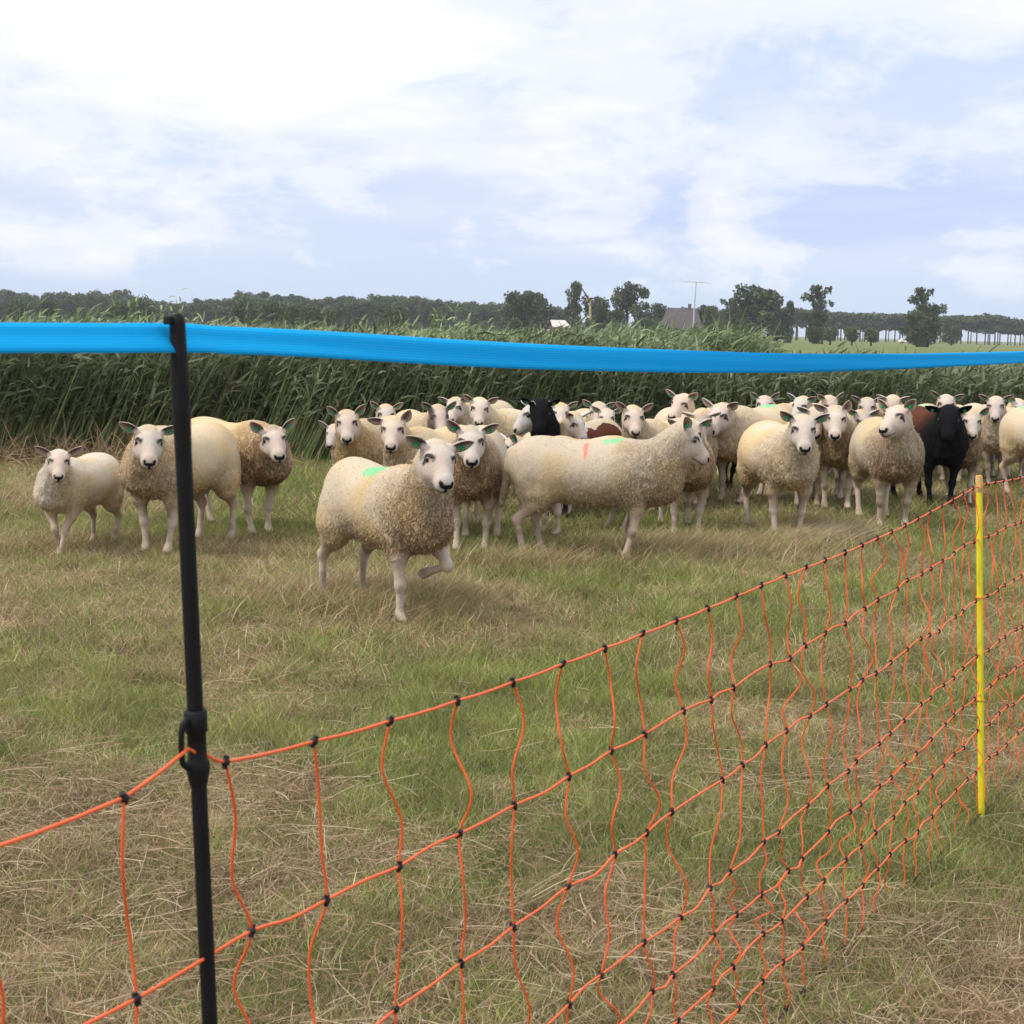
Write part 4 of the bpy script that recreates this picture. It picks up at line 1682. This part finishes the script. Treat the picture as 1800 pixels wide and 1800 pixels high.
me.polygons.foreach_set('use_smooth', [True] * len(me.polygons))
me.materials.append(M_tape)
tape = link(bpy.data.objects.new('fence_tape', me))
sm = tape.modifiers.new('thickness', 'SOLIDIFY')
sm.thickness = .0006
tag(tape, 'bright blue woven tape stretched across the view from the top of the black post', 'fence tape')


# ------------------------------------------------------------------ far trees, farm, masts
def crown_cards(r, blobs, n, size, gap=.3, dark=1.0):
    """leaf clumps as small crossed quads spread through blobs (cx,cy,cz,rx,ry,rz)"""
    blobs = np.array(blobs, dtype=float)
    vol = blobs[:, 3] * blobs[:, 4] * blobs[:, 5]
    ch = r.choice(len(blobs), n, p=vol ** .8 / (vol ** .8).sum())
    d = r.normal(size=(n, 3))
    d /= np.linalg.norm(d, axis=1)[:, None]
    rad = r.random(n) ** .38
    B = blobs[ch]
    P = B[:, :3] + d * rad[:, None] * B[:, 3:6]
    keep = vnoise(P * (.9 / size / 3) + 7, int(r.integers(99))) > gap
    P, d, rad, B, ch = P[keep], d[keep], rad[keep], B[keep], ch[keep]
    n = len(P)
    a = r.normal(size=(n, 3))
    a /= np.linalg.norm(a, axis=1)[:, None]
    b = np.cross(a, r.normal(size=(n, 3)))
    b /= np.linalg.norm(b, axis=1)[:, None]
    s = (size * (.5 + r.random(n)))[:, None]
    # ragged five-cornered leaf clump
    ang = np.array([0, 1.2, 2.6, 3.7, 5.1])
    rr_ = .6 + .5 * r.random((n, 5))
    V = P[:, None, :] + (a[:, None, :] * (np.cos(ang)[None, :, None] * rr_[:, :, None]) + b[:, None, :] * (np.sin(ang)[None, :, None] * rr_[:, :, None])) * s[:, None, :]
    t = r.random(n)[:, None]
    tone = r.random(len(blobs))[ch][:, None]
    c = np.array([[.052, .072, .030]]) * (1 - t) + np.array([[.085, .105, .048]]) * t
    c = c * (.80 + .7 * tone) * dark
    F_ = np.arange(n * 5)
    return V.reshape(-1, 3), F_, np.full(n, 5), np.repeat(c[:, None, :], 5, 1).reshape(-1, 3)


def tree_template(kind, seed):
    r = np.random.default_rng(seed)
    blobs, tr = [], MB()
    if kind == 'round':        # low pollard willow, height 1
        tr.tube([(0, 0, -.02), (.01, 0, .2), (0, 0, .42)], [.06, .05, .07], 7)
        for k in range(7):
            a = k * .9
            tr.tube([(0, 0, .4), (.18 * math.cos(a), .18 * math.sin(a), .75)], [.025, .008], 5)
        blobs = [(0, 0, .58, .42, .42, .40)] + [(r.normal(0, .2), r.normal(0, .2), r.uniform(.35, .72), .2, .2, .22) for _ in range(9)]
        n, sz, cr = 2400, .038, .25
    elif kind == 'broad':      # dense lobed crown down to the ground
        tr.tube([(0, 0, -.02), (.01, 0, .25), (0, .01, .7)], [.035, .03, .01], 7)
        for k in range(8):
            a = k * .8
            tr.tube([(0, 0, .2 + .05 * k), (.2 * math.cos(a), .2 * math.sin(a), .42 + .05 * k)], [.016, .005], 5)
        blobs = [(0, 0, .36, .32, .32, .34), (0, 0, .64, .24, .24, .26)] + [(r.normal(0, .17), r.normal(0, .17), r.uniform(.2, .86), .14, .14, .12) for _ in range(18)]
        n, sz, cr = 6000, .024, .30
    elif kind == 'loose':      # tall open crown with sky gaps on a thicker foot
        tr.tube([(0, 0, -.02), (.01, 0, .3), (-.01, .01, .65), (.01, 0, .93)], [.028, .024, .015, .005], 7)
        for k in range(10):
            a = k * 2.3
            z = .35 + .055 * k
            tr.tube([(0, 0, z), (.16 * math.cos(a), .16 * math.sin(a), z + .1)], [.011, .003], 5)
        blobs = [(0, 0, .24, .20, .20, .28), (.02, 0, .48, .17, .17, .16), (0, 0, .66, .13, .13, .22)] + [(r.normal(0, .12), r.normal(0, .12), r.uniform(.45, .92), .085, .085, .07) for _ in range(13)] + [(r.normal(0, .03), 0, z, .07, .07, .07) for z in (.5, .65, .8, .92)]
        n, sz, cr = 4600, .019, .34
    elif kind == 'crown':      # round crown with gaps on a visible trunk
        tr.tube([(0, 0, -.02), (.0, 0, .3), (0, .01, .8)], [.04, .034, .012], 7)
        for k in range(9):
            a = k * 2.1
            z = .3 + .05 * k
            tr.tube([(0, 0, z), (.25 * math.cos(a), .25 * math.sin(a), z + .16)], [.014, .004], 5)
        blobs = [(0, 0, .65, .22, .22, .22)] + [(r.normal(0, .2), r.normal(0, .2), r.uniform(.38, .88), .12, .12, .10) for _ in range(17)]
        n, sz, cr = 5600, .020, .34
    else:                      # avenue tree: bare stem, high crown
        tr.tube([(0, 0, -.02), (.0, 0, .4), (0, .01, .85)], [.020, .017, .010], 6)
        blobs = [(0, 0, .75, .26, .26, .22)] + [(r.normal(0, .16), r.normal(0, .16), r.uniform(.5, .9), .15, .15, .11) for _ in range(8)]
        n, sz, cr = 1500, .034, .25
    V, Fl, S, Cc = crown_cards(r, blobs, n, sz, cr)
    cm = np_mesh('crown', V, Fl, S, Cc)
    cm.materials.append(M_leaf)
    o = tr.build('trunk', M_trunk)
    tm = o.data
    bpy.data.objects.remove(o)
    return cm, tm


TT = {k: [tree_template(k, 40 + 7 * i + j) for j in range(2 if k in ('crown', 'loose') else 3)] for i, k in enumerate(('round', 'broad', 'loose', 'crown', 'avenue'))}
tr_r = np.random.default_rng(77)


def tree(px, top_y, d, kind, label, group=None, wid=1.0, name='tree', v=None, cat='tree'):
    hor = 578 + (px - 900) * math.tan(ROLL)
    p = at_d(px, hor + 1.5 * F / d, d)
    p.z = 0
    H_ = 1.5 + (hor - top_y) / F * d
    cm, tm = TT[kind][int(tr_r.integers(len(TT[kind]))) if v is None else v % len(TT[kind])]
    t = empty(name, p, tr_r.random() * 6.28)
    t.scale = (H_ * wid, H_ * wid, H_)
    tag(t, label, cat, group)
    link(bpy.data.objects.new('trunk', tm), t)
    link(bpy.data.objects.new('crown', cm), t)
    return t


# single trees and shrubs that stand out on the skyline
for a in [
    (903, 508, 330, 'broad', 'left tree of the dense dark pair left of the thin tall tree', .95),
    (942, 506, 330, 'broad', 'right tree of the dense dark pair left of the thin tall tree', 1.0),
    (921, 522, 345, 'broad', 'lower tree filling the gap within the dense dark pair', 1.1),
    (1008, 494, 330, 'loose', 'thin tall tree with see-through top left of the small wind turbine', .75),
    (1053, 518, 340, 'broad', 'dark bushy tree right behind the small wind turbine', 1.0),
    (1101, 492, 320, 'crown', 'tall round crowned tree with sky gaps right of the wind turbine', .80),
    (1078, 540, 335, 'broad', 'low dark shrub at the left foot of the tall round crowned tree', 1.3),
    (1128, 543, 335, 'broad', 'low dark shrub at the right foot of the tall round crowned tree', 1.2),
    (1159, 526, 345, 'broad', 'dark tree leaning over the left end of the farmhouse roof', 1.0),
    (1241, 533, 345, 'broad', 'very dark tree at the right end of the farmhouse roof', 1.0),
    (1283, 523, 330, 'loose', 'light open tree on the left shoulder of the biggest tree', 1.0),
    (1300, 535, 330, 'broad', 'mid green tree filling the left foot of the biggest tree', 1.2),
    (1333, 497, 310, 'broad', 'biggest tree on the right with a broad lobed crown', 1.08),
    (1366, 530, 325, 'broad', 'lower tree joined to the right side of the biggest tree', .9),
    (1384, 528, 325, 'loose', 'thin tree with two leafy tips right of the biggest tree', .75),
    (1436, 500, 310, 'loose', 'tall ragged tree with sky gaps standing free on the right', .95),
    (1431, 550, 310, 'broad', 'dark lower growth around the foot of the ragged tree', .9),
    (1618, 504, 290, 'loose', 'pointed tall tree near the right edge with a dense foot', .85),
    (1630, 528, 290, 'broad', 'dense growth at the right flank of the pointed tall tree', .8),
    (1612, 540, 285, 'broad', 'bushy foot in front of the pointed tall tree', .85),
    (1672, 553, 400, 'broad', 'dark wide tree between the pointed tree and the avenue', 1.0),
]:
    tree(a[0], a[1], a[2], a[3], a[4], None, a[5])
for px, ty, lab in ((250, 520, 'pollard shrub standing highest left of the black post'), (425, 524, 'round grey green shrub at the left end of the row of pollards'), (469, 526, 'second shrub of the row of pollards left of centre'), (501, 529, 'third shrub of the row of pollards left of centre'), (541, 533, 'fourth and smaller shrub of the row of pollards'), (576, 538, 'fifth and right hand shrub of the row of pollards'), (692, 531, 'round shrub behind the tall reed plumes left of centre'), (770, 540, 'small dark shrub right of the tall reed plumes'),
                    (1136, 556, 'small grey bush left of the farmhouse'), (1153, 563, 'round bush against the farmhouse gable'), (1036, 560, 'small bush at the foot of the wind turbine'), (1459, 573, 'first low bush right of the ragged tree'), (1497, 573, 'second low bush right of the ragged tree'), (1531, 575, 'third low bush right of the ragged tree'), (905, 558, 'low bush in the reeds under the dense dark pair'), (82, 522, 'dark bush behind the reed plumes at far left'), (30, 522, 'grey green bush at the left edge'), (206, 525, 'dark bush behind the second clump of reed plumes')):
    tree(px, ty, 290 if px < 900 else 280, 'round', lab, None, .95, 'shrub', None, 'shrub')
# the far belt of trees on the left
tops = [(-30, 508), (0, 504), (25, 506), (50, 513), (85, 510), (110, 514), (140, 512), (170, 509), (200, 509), (230, 513), (262, 522), (285, 524), (310, 528), (335, 524), (350, 521), (375, 524), (395, 523), (425, 509), (445, 511), (470, 514), (495, 516), (520, 517), (545, 520), (570, 519), (595, 517), (620, 518), (645, 520), (670, 516), (695, 515), (720, 518), (745, 519), (770, 524), (800, 527), (830, 529), (860, 531), (885, 528), (980, 535), (1210, 538), (1260, 540), (1400, 538)]
gl = 'dark grey green broad tree in the far belt along the horizon, left half'
gr = {980: 'far tree low between the dense dark pair and the thin tall tree', 1210: 'far tree whose crown shows over the farmhouse roof', 1260: 'far tree between the very dark tree and the biggest tree', 1400: 'far tree between the two leafy tips and the ragged tree'}
for k, (px, ty) in enumerate(tops):
    g = gl if px < 900 else gr[px]
    nm = 'trees of the far belt on the left' if px < 900 else None
    tree(px, ty + tr_r.uniform(-2.5, 3), tr_r.uniform(500, 560), 'broad' if tr_r.random() < .7 else 'crown', g, nm, tr_r.uniform(1.0, 1.35))
    if px < 890:
        tree(px + 14, ty + tr_r.uniform(4, 14), 480, 'broad', g, nm, 1.2)
# avenue on the right, stems and sky showing below the crowns
k = 0
px = 1385
while px < 1840:
    ty = float(np.interp(px, [1385, 1460, 1500, 1590, 1640, 1690, 1730, 1765, 1800, 1840], [540, 546, 549, 551, 553, 554, 551, 556, 562, 566]))
    tree(px, ty + tr_r.uniform(-1.5, 1.5), 560, 'avenue', 'slim trunked tree in the long avenue on the right', 'trees of the avenue', 1.25)
    if k % 2 == 0:
        tree(px + 5, ty + 9, 640, 'avenue', 'slim trunked tree in the long avenue on the right', 'trees of the avenue', 1.2)
    k += 1
    px += 11.5 * tr_r.uniform(.6, 1.45)


def far_base(px, d):
    hor = 578 + (px - 900) * math.tan(ROLL)
    p = at_d(px, hor + 1.5 * F / d, d)
    p.z = 0
    return p


M_roof = mat('roof_tile', (.085, .07, .075), .8, nscale=2, namt=.25, bump=.4, bscale=12)
M_brick = mat('brick', (.16, .09, .07), .9, nscale=4, namt=.25)
M_white = mat('white_paint', (.75, .75, .74), .6, nscale=3, namt=.06)
M_glass = mat('dark_glass', (.03, .035, .04), .1, spec=.6, nscale=2, namt=.1)
M_wood = mat('turbine_wood', (.45, .36, .20), .8, nscale=2, namt=.2)
M_steel = mat('galvanised_steel', (.45, .46, .48), .5, metal=.3, nscale=3, namt=.15)


def roof_mesh(w, dp, z0, z1, hip, ov=.4):
    a, b = w / 2 + ov, dp / 2 + ov
    v = [(-a, -b, z0), (a, -b, z0), (a, b, z0), (-a, b, z0), (-a + hip, 0, z1), (a - hip, 0, z1)]
    v += [(x, y, z - .25) for x, y, z in v[:4]]
    f = [(0, 1, 5, 4), (1, 2, 5), (2, 3, 4, 5), (3, 0, 4), (0, 6, 7, 1), (1, 7, 8, 2), (2, 8, 9, 3), (3, 9, 6, 0), (6, 9, 8, 7)]
    m = MB()
    m.add(v, f)
    return m


hp_ = far_base(1197, 335)
farm = empty('farmhouse', hp_, -.15)
tag(farm, 'farmhouse under a large dark hipped roof among trees', 'farmhouse')
MB().box((0, 0, 1.3), (8.6, 9, 2.6)).build('wall', M_brick, farm, False)
rf = roof_mesh(8.6, 9, 2.5, 6.9, 1.6).build('roof', M_roof, farm, False)
MB().box((1.6, 0, 7.1), (.7, .7, 1.4)).build('chimney', M_brick, rf, False)
for x in (-2.8, -.6, 2.6):
    w_ = MB().box((x, -4.53, 1.45), (1.1, .08, 1.3)).build('window', M_white, farm, False)
    MB().box((x, -4.58, 1.45), (.9, .06, 1.1)).build('pane', M_glass, w_, False)
MB().box((1.1, -4.53, 1.05), (1.0, .08, 2.1)).build('door', M_glass, farm, False)
sp = far_base(983, 325)
shed = empty('shed', sp, .2)
tag(shed, 'low shed with a pale roof left of the thin tall tree', 'shed')
MB().box((0, 0, 1.1), (3.4, 3.5, 2.2)).build('wall', M_brick, shed, False)
m = MB()
m.add([(-2, -2.1, 2.15), (2, -2.1, 2.15), (1.6, 1.9, 3.6), (-1.6, 1.9, 3.6), (-2, -2.1, 2.0), (2, -2.1, 2.0), (1.6, 1.9, 3.45), (-1.6, 1.9, 3.45)], [(0, 1, 2, 3), (7, 6, 5, 4), (0, 4, 5, 1), (1, 5, 6, 2), (2, 6, 7, 3), (3, 7, 4, 0)])
m.build('roof', mat('pale_sheeting', (.62, .55, .50), .6, nscale=2, namt=.1), shed, False)
MB().box((-.5, -1.78, 1.0), (1.0, .08, 1.9)).build('door', M_glass, shed, False)
# small wind turbine
wp = far_base(1036, 300)
tb = empty('wind_turbine', wp)
tag(tb, 'small farm wind turbine with a yellowish mast and one thin blade raised', 'wind turbine')
MB().tube([(0, 0, -.1), (0, 0, 4), (-.05, 0, 7.4)], [.34, .26, .18], 10).build('mast', M_wood, tb)
MB().box((-.25, 0, 7.6), (1.1, .7, .6)).build('nacelle', M_wood, tb, False, .1)
for a in (125, 245, 5):
    a = math.radians(a)
    u_ = Vector((math.cos(a), 0, math.sin(a)))
    s_ = Vector((-math.sin(a), 0, math.cos(a)))
    c_ = Vector((-.3, -.55, 7.6))
    ln_ = 2.7 if a < 3 and a > 1 else 1.1
    m = MB()
    pts = []
    for t, w_ in ((.05, .12), (.3, .26), (1, .07)):
        for yy in (-.04, .04):
            pts += [c_ + u_ * ln_ * t + s_ * w_ + Vector((0, yy, 0)), c_ + u_ * ln_ * t - s_ * w_ * .4 + Vector((0, yy, 0))]
    m.add(pts, [(0, 4, 5, 1), (4, 8, 9, 5), (3, 7, 6, 2), (7, 11, 10, 6), (0, 2, 6, 4), (4, 6, 10, 8), (1, 5, 7, 3), (5, 9, 11, 7), (8, 10, 11, 9), (0, 1, 3, 2)])
    m.build('blade', M_trunk, tb, False)
MB().tube([(-.3, -.62, 7.6), (-.3, .1, 7.6)], [.16, .2], 8).build('hub', M_trunk, tb)
# tall mast with cross arms
mp = far_base(1218, 240)
ms = empty('antenna_mast', mp)
tag(ms, 'tall thin pale mast with a wide cross arm at its top', 'antenna mast')
top = 1.5 + (586 - 497) / F * 240
MB().tube([(0, 0, -.1), (0, 0, top * .5), (.15, 0, top)], [.17, .12, .06], 8).build('pole', M_steel, ms)
MB().tube([(-2.2, 0, top - .05), (2.4, 0, top - .15)], .04, 6).build('cross_arm', M_steel, ms)
MB().tube([(-1.4, .6, top + .05), (1.4, -.6, top - .05)], .035, 6).build('cross_arm', M_steel, ms)
MB().box((0, 0, .5), (.6, .5, 1.0)).build('cabinet', M_white, ms, False, .05)
# parked white car on the far road
cp = far_base(1592, 470)
car = empty('parked_car', cp, .1)
tag(car, 'tiny white car parked on the far field edge left of the pointed tall tree', 'car')
m = MB()
prof = [(-2.1, .35), (-2.1, .85), (-1.7, 1.0), (-1.2, 1.45), (.5, 1.48), (1.15, .98), (1.95, .85), (2.1, .6), (2.1, .35)]
for y in (-.85, .85):
    m.v += [(x, y, z) for x, z in prof]
n_ = len(prof)
m.f.append(tuple(range(n_)))
m.f.append(tuple(range(2 * n_ - 1, n_ - 1, -1)))
for k in range(n_):
    k2 = (k + 1) % n_
    m.f.append((k, k + n_, k2 + n_, k2))
m.build('body', M_white, car, False, .06)
MB().box((-.3, 0, 1.2), (1.7, 1.74, .34)).build('window', M_glass, car, False, .03)
for x in (-1.3, 1.3):
    for y in (-.8, .8):
        MB().tube([(x, y - .1, .33), (x, y + .1, .33)], .33, 14).build('wheel', M_black, car, False)
# pale low farm sheds far behind the avenue


# ------------------------------------------------------------------ thin summer haze filling the air over the polder
hz = bpy.data.meshes.new('haze')
x0, x1, y0, y1, z0, z1 = -2600, 2600, -400, 3600, -1.0, 22
hz.from_pydata([(x, y, z) for z in (z0, z1) for y in (y0, y1) for x in (x0, x1)], [], [(0, 2, 3, 1), (4, 5, 7, 6), (0, 1, 5, 4), (2, 6, 7, 3), (0, 4, 6, 2), (1, 3, 7, 5)])
hm = bpy.data.materials.new('haze_air')
hm.use_nodes = True
hn = hm.node_tree
hn.nodes.remove(hn.nodes['Principled BSDF'])
pv = hn.nodes.new('ShaderNodeVolumePrincipled')
pv.inputs['Color'].default_value = (.86, .90, .97, 1)
pv.inputs['Density'].default_value = .00024
hn.links.new(pv.outputs[0], hn.nodes['Material Output'].inputs['Volume'])
hz.materials.append(hm)
tag(link(bpy.data.objects.new('haze', hz)), 'thin pale summer haze over the flat fields', 'haze', kind='stuff')
